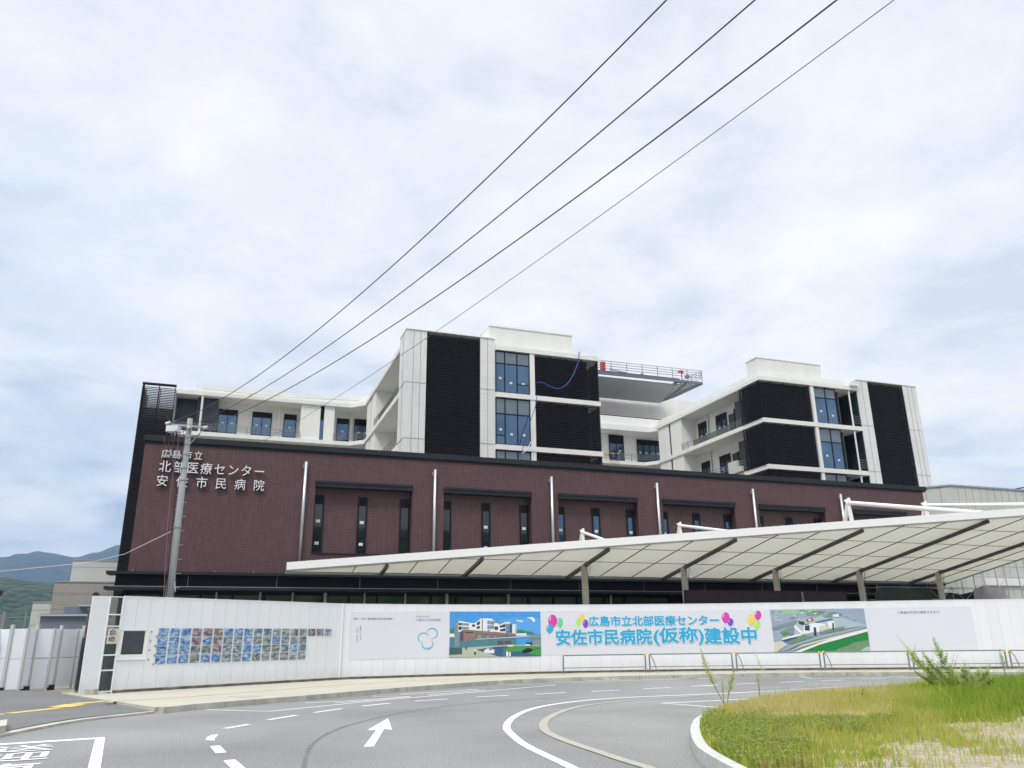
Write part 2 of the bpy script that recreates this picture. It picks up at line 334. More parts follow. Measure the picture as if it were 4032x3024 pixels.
tag(MB().hexa([tuple(p[:2]) for p in (dv0, Ki[1], dv1 + Vector((.15, .2, 0)), dv1)], .0, .148).build('pavement', M_pave, org=(-12, 24, 0)), kind='structure')
site = [dv1 + Vector((-30, 1.0, 0)), dv1 + Vector((-.4, .8, 0))] + hb + [Vector((80, 30, 0)), Vector((90, 140, 0)), Vector((-60, 140, 0))]
tag(MB().face([(p[0], p[1], .10) for p in site]).build('site_ground', M_gravel, org=(0, 60, .1)), kind='structure')
# island-side older asphalt patch, flush kerb strip
zp = .006
def ribbon(mb, pts, w, z=None):
    P = [Vector(p[:2]).to_3d() for p in pts]; A = offs(P, w / 2); B = offs(P, -w / 2); z = zp if z is None else z
    mb.strip([(p.x, p.y, z) for p in A], [(p.x, p.y, z) for p in B])
def z8(L): return [(800 + x / 1.106, 2600 + y / 1.106) for x, y in L]
strip_px = z8([(2020, 520), (1938, 469), (1840, 440), (1745, 408), (1580, 352), (1500, 315), (1481, 285), (1505, 252), (1580, 218), (1680, 196), (1860, 176), (2060, 163)]) + [(2760, 2740), (2900, 2731), (3250, 2710), (3600, 2694), (4032, 2684), (4400, 2680)]
SP = smoothline(gp(strip_px), .4)
patch = MB().face([(p.x, p.y, .004) for p in SP] + [tuple(G(4400, 3300, .004)), tuple(G(2700, 3200, .004))])
tag(patch.build('road_patch', M_asph2, org=SP[0]), kind='structure')
sb = MB(); ribbon(sb, SP, .18, .012); tag(sb.build('road_edge_strip', mat('flush kerb strip', (.36, .345, .29), .85, noise=.12, scale=3), org=SP[0]), kind='structure')
tm = MB(); ribbon(tm, smoothline(gp(z8([(435, 500), (445, 430), (470, 372), (530, 325), (620, 288), (740, 256), (900, 222), (1100, 196), (1300, 178), (1600, 160)])), .5), .07, .004)
tag(tm.build('road_joint', M_seamroad, org=G(1200, 2900)), kind='structure')
# painted markings
mk = MB()
def stroke(px, w=.15, sm=False):
    p = gp(px); ribbon(mk, smoothline(p, .4) if sm else p, w)
stroke(z8([(1690, 520), (1608, 469), (1500, 418), (1400, 368), (1345, 325), (1321, 290), (1352, 248), (1440, 210), (1580, 185), (1800, 165), (2212, 147)]) + [(3000, 2723), (3300, 2706), (3600, 2695), (4032, 2686)], .16, True)
for a, b in [((282, 260), (405, 240)), ((485, 228), (605, 211)), ((692, 200), (815, 187)), ((922, 178), (1065, 169)), ((1190, 160), (1330, 153)), ((1448, 148), (1580, 141)), ((1690, 136), (1815, 130)), ((1915, 125), (2035, 119)), ((2125, 114), (2238, 110))]: stroke(z8([a, b]), .15)
for a, b in [((2721, 2702.5), (2824, 2698)), ((2901, 2694.5), (2999, 2690)), ((3073, 2687), (3165, 2683.5)), ((3235, 2681), (3322, 2678)), ((3391, 2674), (3490, 2672)), ((3560, 2670), (3640, 2669)), ((3820, 2669), (3915, 2670))]: stroke([a, b], .14)
stroke([(886, 2869), (980, 2853)], .15)
for qd in ([(826, 2938), (866, 2935), (893, 2962), (850, 2966)], [(808, 2913), (814, 2902), (836, 2893), (861, 2891), (848, 2904), (844, 2916)], [(879, 2994), (925, 2990), (1000, 3050), (935, 3050)]):
    mk.face([tuple(G(x, y, zp)) for x, y in qd])
mk.face([tuple(G(x, y, zp)) for x, y in z8([(805, 252), (823, 302), (788, 299)])]); mk.face([tuple(G(x, y, zp)) for x, y in z8([(805, 252), (788, 299), (743, 375), (698, 376), (754, 304), (714, 304)])])
for l in ([(15, 216), (290, 223), (700, 182), (1150, 142), (1535, 108), (1275, 105)], [(443, 186), (640, 177), (900, 158), (735, 157)], [(575, 187), (760, 172), (900, 159)], [(860, 149), (1030, 138), (1205, 126), (1150, 127)], [(980, 150), (1110, 140), (1230, 129)],
          [(1505, 96), (1800, 90), (2212, 78)], [(1665, 91), (1890, 82)], [(1820, 86), (2212, 79)]): stroke(z8(l), .12)
stroke([(2630, 2670), (2840, 2668.5)], .1); stroke([(3148, 2664), (3200, 2672), (3400, 2668), (3560, 2664)], .12); stroke([(3905, 2661), (3960, 2668), (4100, 2668)], .12)
def z26(L): return [(2600 + x / 3.687, 2580 + y / 3.687) for x, y in L]
stroke(z26([(1000, 772), (30, 698), (1450, 628)]) + [(3180, 2738), (3330, 2732), (3500, 2720), (3700, 2708), (4032, 2697)], .13)
# parking bay outline and its lettering
mk.face([tuple(G(x, y, zp)) for x, y in [(-100, 2934), (-100, 2940), (375, 2910), (414, 2902)]])
mk.face([tuple(G(x, y, zp)) for x, y in [(375, 2909), (414, 2902), (390, 3060), (336, 3060)]])
o0 = G(375, 2909); ex = (G(375, 2909) - G(0, 2930)).normalized(); ey = -(G(345, 3024) - G(375, 2909)).normalized()
mk.build('road_marking', M_white_paint, org=(0, 18, 0)); tag(bpy.data.objects['road_marking'], kind='structure')
tx = MB()
for ch, (rx, ty), (bx, by) in (('送', (219, 2930), (205, 2951)), ('迎', (204, 2957.5), (185, 2986)), ('車', (171, 3001), (130, 3050))):
    V, F = textmesh(ch, 0); x0, x1, y0, y1 = bounds(V)
    TR = G(rx, ty, 0); hgt = (G(bx, by, 0) - TR).length * 1.12; dn = (G(bx, by, 0) - TR).normalized(); wid = .95
    for kk in range(7):
        base = len(tx.v); ca_, sa_ = (.018 * cos(kk * 1.05), .018 * sin(kk * 1.05)) if kk < 6 else (0, 0)
        for v in V:
            a = (v[0] + ca_ - x1) / (x1 - x0) * wid; b = (y1 - v[1] - sa_) / (y1 - y0) * hgt
            p = TR + ex * a + dn * b; tx.v.append((p.x, p.y, zp + .001 + .0004 * kk))
        for f in F: tx.f.append(tuple(base + i for i in f)); tx.m.append(0)
tag(tx.build('road_lettering', M_white_paint, org=o0), kind='structure')
# tactile paving
ty = MB(); ribbon(ty, smoothline(gp([(414, 2764), (640, 2750), (1000, 2723), (1250, 2703), (1500, 2688), (1620, 2680), (1900, 2668), (2300, 2655)], .15), .6), .28, .156)
for c in ((1300, 2706), (1620, 2677), (1730, 2683), (3400, 2640)):
    p = G(*c, .15); ty.box(p.x - .45, p.x + .45, p.y - .3, p.y + .3, .15, .157)
tag(ty.build('tactile_paving', M_yellow_worn, org=G(640, 2750)), kind='structure')
ty = MB()
for i, (a, b, w) in enumerate([((-60, 2816), (20, 2812), .2), ((36, 2809), (205, 2791), .3), ((205, 2791), (240, 2787), .3), ((232, 2785), (300, 2774), .6), ((290, 2772), (345, 2768), .5), ((340, 2768), (415, 2763), .34)]): n0 = len(ty.v); ribbon(ty, [onplane(*q, _a, DN) for q in (a, b)], w); ty.v[n0:] = [(v[0], v[1], dz_(v[0], v[1]) + .004 + i * .0012) for v in ty.v[n0:]]
tag(ty.build('tactile_paving', M_yellow_paint, org=G(200, 2790)), kind='structure')
mh = MB(); mh.face([tuple(G(x, y, .155)) for x, y in [(894, 2741), (955, 2746), (1030, 2740), (960, 2737)]]); tag(mh.build('utility_cover', mat('cover frame', (.36, .36, .32), .7), org=G(950, 2741)), 'pale rectangular utility cover set in the pavement near the kerb', 'utility cover')
# ================================================================== HILLS
def forest(name, c1, c2, sc, sc2):
    M = mat(name, c1, .95, noise=.3, scale=sc, col2=c2); t = M.node_tree
    n = t.nodes.new('ShaderNodeTexVoronoi'); n.inputs['Scale'].default_value = sc2; tcn = t.nodes.new('ShaderNodeTexCoord'); t.links.new(tcn.outputs['Object'], n.inputs['Vector'])
    bp = t.nodes.new('ShaderNodeBump'); bp.inputs['Strength'].default_value = 1; bp.inputs['Distance'].default_value = 8; bp.invert = True
    t.links.new(n.outputs['Distance'], bp.inputs['Height']); t.links.new(bp.outputs[0], t.nodes['Principled BSDF'].inputs['Normal']); return M
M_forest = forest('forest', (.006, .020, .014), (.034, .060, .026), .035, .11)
M_far = forest('far forest', (.010, .026, .034), (.018, .038, .044), .004, .03)  # bluish tree colour, air haze partly painted into it
def hills(name, prof, dist, depth, mt, rough, seed, step=.4, rows=14):
    rnd = random.Random(seed); mb = MB(); az = []; a = prof[0][0]
    while a <= prof[-1][0] + 1e-6: az.append(a); a += step
    ph = [rnd.uniform(0, 9) for _ in range(8)]; grid = []
    for j in range(rows + 1):
        t = j / rows; row = []
        for i, a in enumerate(az):
            for k in range(len(prof) - 1):
                if prof[k][0] <= a <= prof[k + 1][0] + 1e-9:
                    w = (a - prof[k][0]) / (prof[k + 1][0] - prof[k][0]); w = w * w * (3 - 2 * w); el = prof[k][1] * (1 - w) + prof[k + 1][1] * w; break
            d = dist + depth * (t - .75); tt = min(1, t / .75); hh = tan_(el) * dist * (sin(tt * pi / 2) ** .8) * (1 if t <= .75 else 1 - (t - .75) * 2)
            hh += rough * dist * .0012 * (sin(a * 3.1 + t * 9 + ph[0]) + .6 * sin(a * 7.3 - t * 14 + ph[1]) + .5 * sin(a * 17 + t * 23 + ph[2])) * min(1, t * 2) * (.25 if abs(t - .75) < .05 else 1)
            if abs(t - .75) < .09: hh += rnd.uniform(-1, 1) * dist * .0004
            row.append((sin(R(a)) * d, cos(R(a)) * d, hh if j else -30))
        grid.append(row)
    for j in range(rows):
        for i in range(len(az) - 1):
            mb.face([grid[j][i], grid[j][i + 1], grid[j + 1][i + 1], grid[j + 1][i]])
    o = mb.build(name, mt, org=(0, dist, 0), smooth=False)
    bm = bmesh.new(); bm.from_mesh(o.data); bmesh.ops.remove_doubles(bm, verts=bm.verts, dist=.01); bmesh.ops.recalc_face_normals(bm, faces=bm.faces); bm.to_mesh(o.data); bm.free()
    for p in o.data.polygons: p.use_smooth = True
    tag(o, kind='structure'); return o
def tan_(d): return math.tan(R(d))
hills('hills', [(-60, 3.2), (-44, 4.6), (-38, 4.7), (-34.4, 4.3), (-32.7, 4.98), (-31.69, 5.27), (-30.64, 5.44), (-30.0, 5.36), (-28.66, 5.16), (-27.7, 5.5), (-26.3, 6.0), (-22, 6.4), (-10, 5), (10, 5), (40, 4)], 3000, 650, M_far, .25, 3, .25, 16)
hills('hills', [(-62, 3), (-40, 4.2), (-32.53, 3.97), (-31.2, 3.76), (-29.8, 3.64), (-28.6, 3.8), (-24, 4.0), (-5, 3), (20, 2.5)], 900, 170, M_forest, .5, 5, .15, 40)
hills('hills', [(100, 5), (120, 8), (150, 9), (175, 12), (195, 13), (215, 10), (240, 7), (262, 4)], 420, 260, M_forest, .3, 9, 1.0, 12)  # unseen hills behind the camera, added as a dark reflection for the windows
# ================================================================== HOSPITAL (u, v, z grid)
H = thing('hospital_building', 'large hospital with purple-brown brick podium and white wards with dark louvered towers above', 'hospital', (21.8, 44, 0), 'B')
def bx(name, mt, *boxes, parent=None):
    mb = MB()
    for b in boxes: mb.box(*b)
    return mb.build(name, mt, parent or H)
BW = [4.38, 11.65, 18.83, 26.05, 33.38, 40.62]; WD = 5.42; BZ0, BZ1 = 6.22, 10.1
# brick podium: front skin with six recessed bays
w = MB(); F0, F1 = 44.0, 44.45
w.box(-4.42, BW[0], F0, F1, 5.1, 11.77)
for i, b in enumerate(BW):
    nb = BW[i + 1] if i < 5 else 47.96
    w.box(b, b + WD, F0, F1, 5.1, BZ0); w.box(b, b + WD, F0, F1, BZ1, 11.77); w.box(b + WD, nb, F0, F1, 5.1, 11.77)
w.box(-4.42, 47.96, F1 + .004, 50.2, 5.1, 11.6); w.build('brick_wall', M_brick, H)
bx('parapet_coping', M_cap, (-4.5, 48.25, 43.86, 44.5, 11.77, 12.06), (-4.5, -4.1, 44.5, 66, 11.77, 12.06), (47.8, 48.25, 44.5, 60, 11.77, 12.06))
bx('parapet_shadow_gap', M_frame, (-4.46, 48.15, 43.94, 44.0, 11.66, 11.765))
bx('roof', M_gravel, (-4.1, 47.8, 50.2, 66, 11.2, 11.5))
bx('podium_wall', M_brick, (-4.42, -4.1, 50.2, 66, 5.1, 11.765), (47.5, 47.96, 50.2, 60, 0, 11.765))
for b in BW:
    bx('lintel', M_cap, (b - .02, b + WD + .02, 43.90, 44.44, 9.82, BZ1 + .01), (b - .02, b + WD + .02, 43.86, 43.9, 10.02, 10.14))
    bx('sill', M_cap, (b, b + WD, 43.93, 44.44, 6.20, 6.235))
def window(u0, u1, z0, z1, v, parent=None, split=None, lou=None, mt=None, stick=(), panes=1, side=None, t=.07):
    """framed window facing -v (or, when side is given, facing -u on the plane u=side with u0,u1 read as v)"""
    P = parent or H
    def bo(mb, a0, a1, d0, d1, c0, c1):
        if side is None: mb.box(a0, a1, v + d0, v + d1, c0, c1)
        else: mb.box(side + d0, side + d1, a0, a1, c0, c1)
    f = MB(); fz = z1 - (lou or 0)
    bo(f, u0, u0 + t, -.06, .02, z0, z1); bo(f, u1 - t, u1, -.06, .02, z0, z1); bo(f, u0 + t, u1 - t, -.06, .02, z0, z0 + t); bo(f, u0 + t, u1 - t, -.06, .02, z1 - t, z1)
    if lou:
        n = int(lou / .085); bo(f, u0 + t, u1 - t, -.03, .02, fz, fz + .05)
        for i in range(n): bo(f, u0 + t, u1 - t, -.05, .0, fz + .06 + i * (lou - .13) / n, fz + .06 + (i + .55) * (lou - .13) / n)
    for s_ in (split or []): bo(f, u0 + t, u1 - t, -.055, .02, s_ - .03, s_ + .03)
    for k in range(1, panes): a = u0 + (u1 - u0) * k / panes; bo(f, a - .03, a + .03, -.055, .02, z0 + t, fz)
    fo = f.build('window', M_frame, P)
    p = MB(); bo(p, u0 + t, u1 - t, -.01, .01, z0 + t, fz); p.build('pane', mt or M_glass, fo)
    if lou: p = MB(); bo(p, u0 + t, u1 - t, .0, .02, fz, z1 - t); p.build('vent_backing', M_loub, fo)
    if stick:
        for a, z in stick: p = MB(); bo(p, a - .11, a + .11, -.02, -.012, z - .08, z + .08); p.build('paper_sticker', M_sticker, fo)
    return fo
M_gbr = mat('bluish glass', (.07, .125, .19), .04, metal=.8)
for i, b in enumerate(BW):
    for j, (o, wd) in enumerate(((0.0, .57), (2.41, .55), (4.80, .57))):
        st = [(b + o + wd / 2, 8.0), (b + o + wd / 2, 6.8)] if (i, j) not in ((0, 2), (1, 0)) else []
        window(b + o + .02, b + o + wd, 6.28, 9.42, 44.44, lou=.5, split=[7.18], mt=M_gdark if i < 2 else M_gbr, stick=st)  # left bays near-black, the others blue: reflections set in the glass colour
# ledges and ground floor
bx('ledge', M_cap, (-5.3, 47.9, 43.3, 44.6, 4.95, 5.09), (-5.3, 47.9, 43.2, 44.6, 4.22, 4.36))
bx('fascia', M_dark, (-4.9, 47.9, 43.75, 44.6, 4.36, 4.95))
m_ = MB()
for i in range(12): m_.box(-1.6 + i * 4.3, -1.58 + i * 4.3, 43.73, 43.752, 4.36, 4.95)
m_.box(-5.1, 47.9, 43.19, 43.2, 4.35, 4.375); m_.build('fascia_joint', M_metal, H)
m_ = MB()
for i in range(16): m_.box(-4.2 + i * 1.9, -4.17 + i * 1.9, 43.9, 43.93, 5.09, 5.22)
m_.build('snow_guard_bracket', M_metal, H)
gl = MB(); gl.box(-4.3, 26.5, 44.9, 44.95, .1, 4.2); gl.build('shopfront_glass', M_glassrefl, H)
m_ = MB()
for u in (-2.8, -.94, .61, 2.2, 5.2, 6.62, 8.15, 11.2, 12.68, 14.2, 17.09, 18.7, 20.23, 22.0, 23.4): m_.box(u - .05, u + .05, 44.8, 44.9, .1, 4.2)
m_.box(-4.3, 26.5, 44.78, 44.88, 4.05, 4.2); m_.build('mullion', M_frame, H)
for u, r_ in ((-.18, .05), (1.98, .05), (3.63, .05), (5.33, .1), (7.45, .05), (9.71, .05), (12.1, .1), (15.79, .09), (22.42, .05)): MB().tube([(u, 44.7, .1), (u, 44.7, 4.2)], r_, 8).build('white_post', M_steel, H)
bx('ground_floor_wall', M_dark, (26.5, 47.5, 44.6, 45.2, 0, 4.22), (-4.6, -4.3, 44.6, 66, 0, 5.1), (-4.3, 26.5, 47.0, 47.2, 0, 4.2), (-4.3, 47.5, 45.3, 66, 4.22, 4.9))
bx('interior_partition', mat('pale interior wall', (.30, .33, .27), .8), (3.9, 7.6, 46, 46.1, 0, 4.0), (9, 10.6, 46.2, 46.3, 0, 4.0), (-4, -1.4, 46, 46.1, 0, 3.9))
# downpipes
for i in range(6):
    u = 3.78 + i * 7.29; z0 = 5.55 if i == 0 else 5.1
    dp = MB().tube([(u, 43.84, z0), (u, 43.84, 11.12)], .085, 12).build('downpipe', M_steel, H, smooth=True)
    br = MB(); br.box(u - .16, u - .03, 43.84, 44.0, 10.78, 10.98); br.box(u - .04, u + .04, 43.8, 44, 9.0, 9.03); br.box(u - .04, u + .04, 43.8, 44, 7.0, 7.03)
    if i == 0: br.box(u - .18, u + .14, 43.7, 44, 5.1, 5.56)
    br.build('pipe_bracket', M_rail, dp)
# lettering
def letters(txt, u0, u1, z0, z1, n=None):
    n = len(txt); cw = z1 - z0; st = (u1 - u0 - cw) / (n - 1)
    for i, ch in enumerate(txt):
        mb = MB()
        V, F = textmesh(ch, 0, .06); x0, x1, y0, y1 = bounds(V); em = .92; a0 = u0 + i * st; b = len(mb.v)
        for v in V:
            yy = (v[1] + .08) / em; xx = v[0] / 1.0
            mb.v.append((a0 + xx * cw * 1.02, 43.86 - v[2] * 1.0, z0 + yy * cw))
        for f in F:
            fr = all(V[k][2] > .059 for k in f); mb.f.append(tuple(b + k for k in f)); mb.m.append(0 if fr else 1)
        mb.build('wall_letter', [M_letter, M_lside], H)
letters('広島市立', -3.58, -1.55, 10.88, 11.33)
letters('北部医療センター', -3.62, 1.66, 10.14, 10.74)
letters('安佐市民病院', -3.66, 1.68, 9.40, 9.98)
# ---------------- louver screens
def louver(u0, u1, z0, z1, v, name='louver_screen', pitch=.145, side=None, both=False):
    mb = MB(); n = int((z1 - z0) / pitch)
    for i in range(n):
        z = z0 + (i + .3) * pitch
        if side is None: mb.face([(u0, v, z + .085), (u1, v, z + .085), (u1, v - .10, z), (u0, v - .10, z)]); mb.face([(u0, v - .10, z), (u1, v - .10, z), (u1, v - .10, z - .022), (u0, v - .10, z - .022)]); mb.face([(u0, v - .1, z - .022), (u1, v - .1, z - .022), (u1, v, z + .06), (u0, v, z + .06)])
        else:
            d = -.10 if side[1] < 0 else .10; x = side[0]
            mb.face([(x, u0, z + .085), (x, u1, z + .085), (x + d, u1, z), (x + d, u0, z)]); mb.face([(x + d, u0, z), (x + d, u1, z), (x + d, u1, z - .022), (x + d, u0, z - .022)]); mb.face([(x + d, u0, z - .022), (x + d, u1, z - .022), (x, u1, z + .06), (x, u0, z + .06)])
    o = mb.build(name, M_lou, H); k = MB()
    for j in range(max(2, int((u1 - u0) / 1.2)) + 1):
        a = u0 + .03 + (u1 - u0 - .06) * j / max(2, int((u1 - u0) / 1.2))
        if side is None: k.box(a - .03, a + .03, v, v + .08, z0, z1)
        else: k.box(side[0] - (.08 if side[1] > 0 else 0), side[0] + (0 if side[1] > 0 else .08), a - .03, a + .03, z0, z1)
    k.build('screen_post', M_loub, o); return o
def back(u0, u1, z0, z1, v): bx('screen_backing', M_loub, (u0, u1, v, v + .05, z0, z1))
# ---------------- centre tower
bx('tower_wall', M_tile, (10.42, 11.86, 50, 52.1, 11.6, 22.2), (15.73, 16.84, 50, 52.1, 11.6, 22.2))
bx('tower_core', M_white, (12.2, 24.2, 52.11, 66.2, 11.6, 21.3), (11.86, 15.73, 50.35, 52.1, 11.6, 22.15))
bx('tower_coping', M_canf, (10.38, 16.88, 49.94, 52.14, 22.2, 22.27))
bx('tile_joint', M_seam, (10.40, 11.87, 49.985, 52.1, 18.36, 18.385), (10.40, 11.87, 49.985, 52.1, 14.46, 14.485), (15.73, 16.85, 49.985, 50, 18.36, 18.385), (15.73, 16.85, 49.985, 50, 14.46, 14.485), (10.92, 10.94, 49.985, 50, 11.6, 22.2), (11.42, 11.44, 49.985, 50, 11.6, 22.2), (16.27, 16.29, 49.985, 50, 11.6, 22.2), (10.40, 10.42, 50.9, 50.93, 11.6, 22.2))
louver(11.88, 15.71, 11.6, 22.1, 50.06); back(11.88, 15.71, 11.6, 22.1, 50.28)
SL = [(17.86, 18.2), (14.1, 14.45)]
for z0, z1 in SL: bx('floor_band', M_white, (16.84, 24.95, 49.82, 52.1, z0, z1))
bx('roof_fascia', M_white, (16.84, 24.95, 49.80, 52.2, 21.36, 21.7), (16.84, 24.3, 50.3, 52.2, 21.7, 21.98), (16.84, 24.6, 50.1, 52.2, 21.7, 21.82))
for z0, z1 in ((18.2, 21.36), (14.45, 17.86), (11.6, 14.1)): bx('corner_post', M_white, (19.44, 19.80, 49.86, 50.3, z0, z1))
def glasswall(us, z0, z1, zm, v, low=None):
    f = MB(); u0, u1 = us[0], us[-1]
    for u in us: f.box(u - .035, u + .035, v - .05, v + .05, z0, z1)
    f.box(u0, u1, v - .045, v + .045, z0, z0 + .08); f.box(u0, u1, v - .045, v + .045, z1 - .08, z1); f.box(u0, u1, v - .045, v + .045, zm - .04, zm + .04)
    if low: f.box(low[0], low[1], v - .045, v + .045, low[2] - .03, low[2] + .03)
    fo = f.build('window', M_frame, H)
    MB().box(u0, u1, v - .01, v + .01, z0, zm).build('pane', M_glass, fo); MB().box(u0, u1, v - .012, v + .012, zm + .01, z1).build('upper_pane', M_glassg, fo)
    for a, b in zip(us, us[1:]): st = MB(); st.box((a + b) / 2 - .1, (a + b) / 2 + .1, v - .03, v - .02, z0 + 1.02 - .3 * (a > us[0]), z0 + 1.18 - .3 * (a > us[0])); st.build('paper_sticker', M_sticker, fo)
glasswall([16.88, 17.55, 18.48, 19.42], 18.2, 21.34, 20.40, 50.0, (18.48, 19.42, 18.93))
glasswall([16.88, 17.55, 18.48, 19.42], 14.45, 17.84, 16.68, 50.0, (16.88, 17.55, 15.15))
glasswall([16.88, 17.55, 18.48, 19.42], 11.6, 14.08, 13.0, 50.0)
for z0, z1 in ((18.22, 21.34), (14.47, 17.84), (11.6, 14.08)):
    louver(19.84, 24.92, z0, z1, 50.02); louver(50.02, 51.9, z0, z1, 0, side=(24.82, 1)); back(19.84, 24.2, z0, z1, 50.45)
bx('roof_box', M_white, (16.5, 23.08, 50.42, 53.6, 21.98, 23.35)); bx('roof_box_cap', M_canf, (16.44, 23.14, 50.36, 53.66, 23.35, 23.42))
# ---------------- balcony side of a tower, mirrored for the right-hand one
def railing(mb, P, z, h=1.05, step=1.3, bars=4, r=.022):
    for i in range(len(P) - 1):
        a, b = Vector(P[i]), Vector(P[i + 1]); n = max(1, round((b - a).length / step))
        for k in range(n + 1): q = a + (b - a) * k / n; mb.tube([(q.x, q.y, z), (q.x, q.y, z + h)], r * 1.2, 6)
        for k in range(bars): zz = z + h * (1 - k / bars * .9); mb.tube([(a.x, a.y, zz), (b.x, b.y, zz)], r, 6)
def wing_side(ue, uw, top=22.1):
    # ue: slab edge plane, uw: wall plane behind it
    for z0, z1 in SL: MB().hexa([(ue, 52.1), (uw + .01, 52.1), (uw + .01, 66.6), (ue, 66.4)], z0, z1).build('balcony_slab', M_white, H)
    MB().hexa([(ue - .02, 52.1), (uw + .01, 52.1), (uw + .01, 66.6), (ue - .02, 66.4)], 21.32, 21.66).build('roof_fascia', M_white, H)
    bx('roof_parapet', M_white, (ue + .3, uw + .5, 52.12, 66.5, 21.66, top)); bx('soffit', M_soffit, (ue + .1, uw, 52.12, 66.3, 21.29, 21.318), (ue + .1, uw, 52.12, 66.3, 17.83, 17.858))
    for z0, z1 in ((18.2, 21.29), (14.45, 17.83), (11.6, 14.1)):
        bx('pier', M_white, (ue + .12, uw + .01, 61.95, 63.9, z0, z1), (ue + .12, uw + .01, 64.25, 66.2, z0, z1)); bx('dark_slit', M_frame, (ue + .22, uw, 63.9, 64.25, z0, z1))
        if z0 > 12:
            MB().tube([(uw - .12, 59.9, z0), (uw - .12, 59.9, z1)], .07, 8).build('drain_pipe', M_white, H)
    rl = MB(); railing(rl, [(ue + .06, 52.15), (ue + .06, 54.5)], 18.2, .62); railing(rl, [(ue + .06, 60.0), (ue + .06, 61.95)], 18.2, .62)
    railing(rl, [(ue + .06, 52.15), (ue + .06, 61.9)], 14.45, .95); rl.build('railing', M_rail, H)
    sl_ = MB()
    for i in range(5): sl_.box(ue + .02, ue + .08, 54.5, 60.0, 18.22 + i * .11, 18.29 + i * .11)
    sl_.build('slatted_guard', mat('grey slat', (.13, .12, .11), .6), H)
wing_side(10.42, 12.2)
for z in (18.2, 14.45):
    window(52.6, 53.7, z + .05, z + 1.9, 0, side=12.19, lou=.45, mt=M_gdark); window(55.3, 57.0, z + .05, z + 1.9, 0, side=12.19, lou=.45, mt=M_glass, panes=2)
# right tower
louver(39.16, 44.12, 18.22, 21.34, 50.02); louver(39.16, 44.12, 14.47, 17.84, 50.02); louver(39.16, 44.12, 11.6, 14.08, 50.02)
for z0, z1 in ((18.22, 21.34), (14.47, 17.84), (11.6, 14.08)):
    back(39.3, 44.2, z0, z1, 50.3); louver(50.02, 52.6, z0, z1, 0, side=(39.18, -1)); bx('screen_backing', M_loub, (39.4, 39.45, 50.3, 52.6, z0, z1))
    bx('corner_post', M_white, (44.2, 44.5, 49.86, 50.3, z0 - .02, z1 + .02))
    bx('dark_panel', M_navy, (40.0, 41.0, 52.61, 54.5, z0, z1 - .5), (40.7, 41.0, 54.51, 56.5, z0, z1 - 1.05))
for z0, z1 in SL: bx('floor_band', M_white, (39.16, 49.0, 49.82, 52.1, z0, z1))
bx('roof_fascia', M_white, (39.14, 49.0, 49.80, 52.2, 21.36, 21.7), (39.46, 49.0, 50.1, 52.2, 21.7, 22.15))
bx('roof_fascia', M_white, (48.2, 49.05, 49.6, 52.2, 21.7, 21.95))
wing_side(39.16, 40.9, 22.2)
window(54.9, 55.6, 18.5, 20.6, 0, side=40.68, lou=.4, mt=M_glass, stick=[(55.2, 19.7)])
for z in (18.2, 14.45):
    window(57.0, 58.6, z + .1, z + 2.55, 0, side=40.86, lou=.6, mt=M_gbr, panes=2, stick=[(57.4, z + 1.3), (58.2, z + 1.3)]); window(59.9, 61.5, z + .1, z + 2.55, 0, side=40.86, lou=.6, mt=M_gbr, panes=2, stick=[(60.3, z + 1.3), (61.1, z + 1.3)])
window(54.9, 55.6, 14.9, 16.8, 0, side=40.68, lou=.4, mt=M_glass, stick=[(55.2, 16.0)])
bx('tower_core', M_white, (40.91, 49.0, 52.61, 66.2, 11.6, 21.31)); bx('dark_panel', M_navy, (44.5, 49.0, 51.9, 52.6, 11.6, 21.3), (48.99, 49.045, 49.95, 52.0, 11.6, 21.3))  # navy boxes darken the recess back wall and the white block's side
for z0, z1, zm in ((18.2, 21.34, 20.45), (14.45, 17.84, 16.7), (11.6, 14.08, 13.0)):
    glasswall([44.55, 45.8, 46.85], z0, z1, zm, 50.1); 
    fo = bx('window', M_frame, (46.9, 49.0, 51.85, 51.9, z0, z1), (47.72, 47.8, 51.0, 51.86, z0, z1)); bx('pane', M_gdark, (46.9, 47.72, 50.7, 50.75, z0, z1), parent=fo); bx('pane', M_glassrefl, (48.2, 48.75, 51.8, 51.84, z0 + .3, z1 - 1.0), parent=fo)
    MB().tube([(48.2, 49.95, z0), (48.2, 49.95, z1)], .07, 8).build('drain_pipe', M_white, H)
rl = MB(); railing(rl, [(48.25, 49.9), (49.0, 49.9)], 18.2, .9, .7); railing(rl, [(48.25, 49.9), (49.0, 49.9)], 14.45, .9, .7); rl.build('railing', M_rail, H)
bx('tower_wall', M_tile, (49.05, 50.30, 49.9, 58, 11.6, 22.35), (54.16, 55.66, 49.9, 58, 11.0, 22.35), (50.3, 54.16, 50.35, 58, 11.6, 22.3))
bx('tower_coping', M_canf, (49.0, 55.72, 49.84, 58.05, 22.35, 22.43))
bx('tile_joint', M_seam, (49.05, 50.3, 49.885, 49.9, 18.36, 18.385), (49.05, 50.3, 49.885, 49.9, 14.46, 14.485), (54.16, 55.66, 49.885, 49.9, 18.36, 18.385), (54.16, 55.66, 49.885, 49.9, 14.46, 14.485), (49.66, 49.68, 49.885, 49.9, 11.6, 22.3), (54.66, 54.68, 49.885, 49.9, 11.6, 22.3), (55.15, 55.17, 49.885, 49.9, 11.6, 22.3))
louver(50.32, 54.14, 11.6, 22.25, 49.98); back(50.32, 54.14, 11.6, 22.25, 50.2)
bx('roof_box', M_white, (39.55, 45.96, 50.35, 51.75, 22.15, 23.45)); bx('roof_box_cap', M_canf, (39.49, 46.02, 50.3, 51.9, 23.45, 23.52))
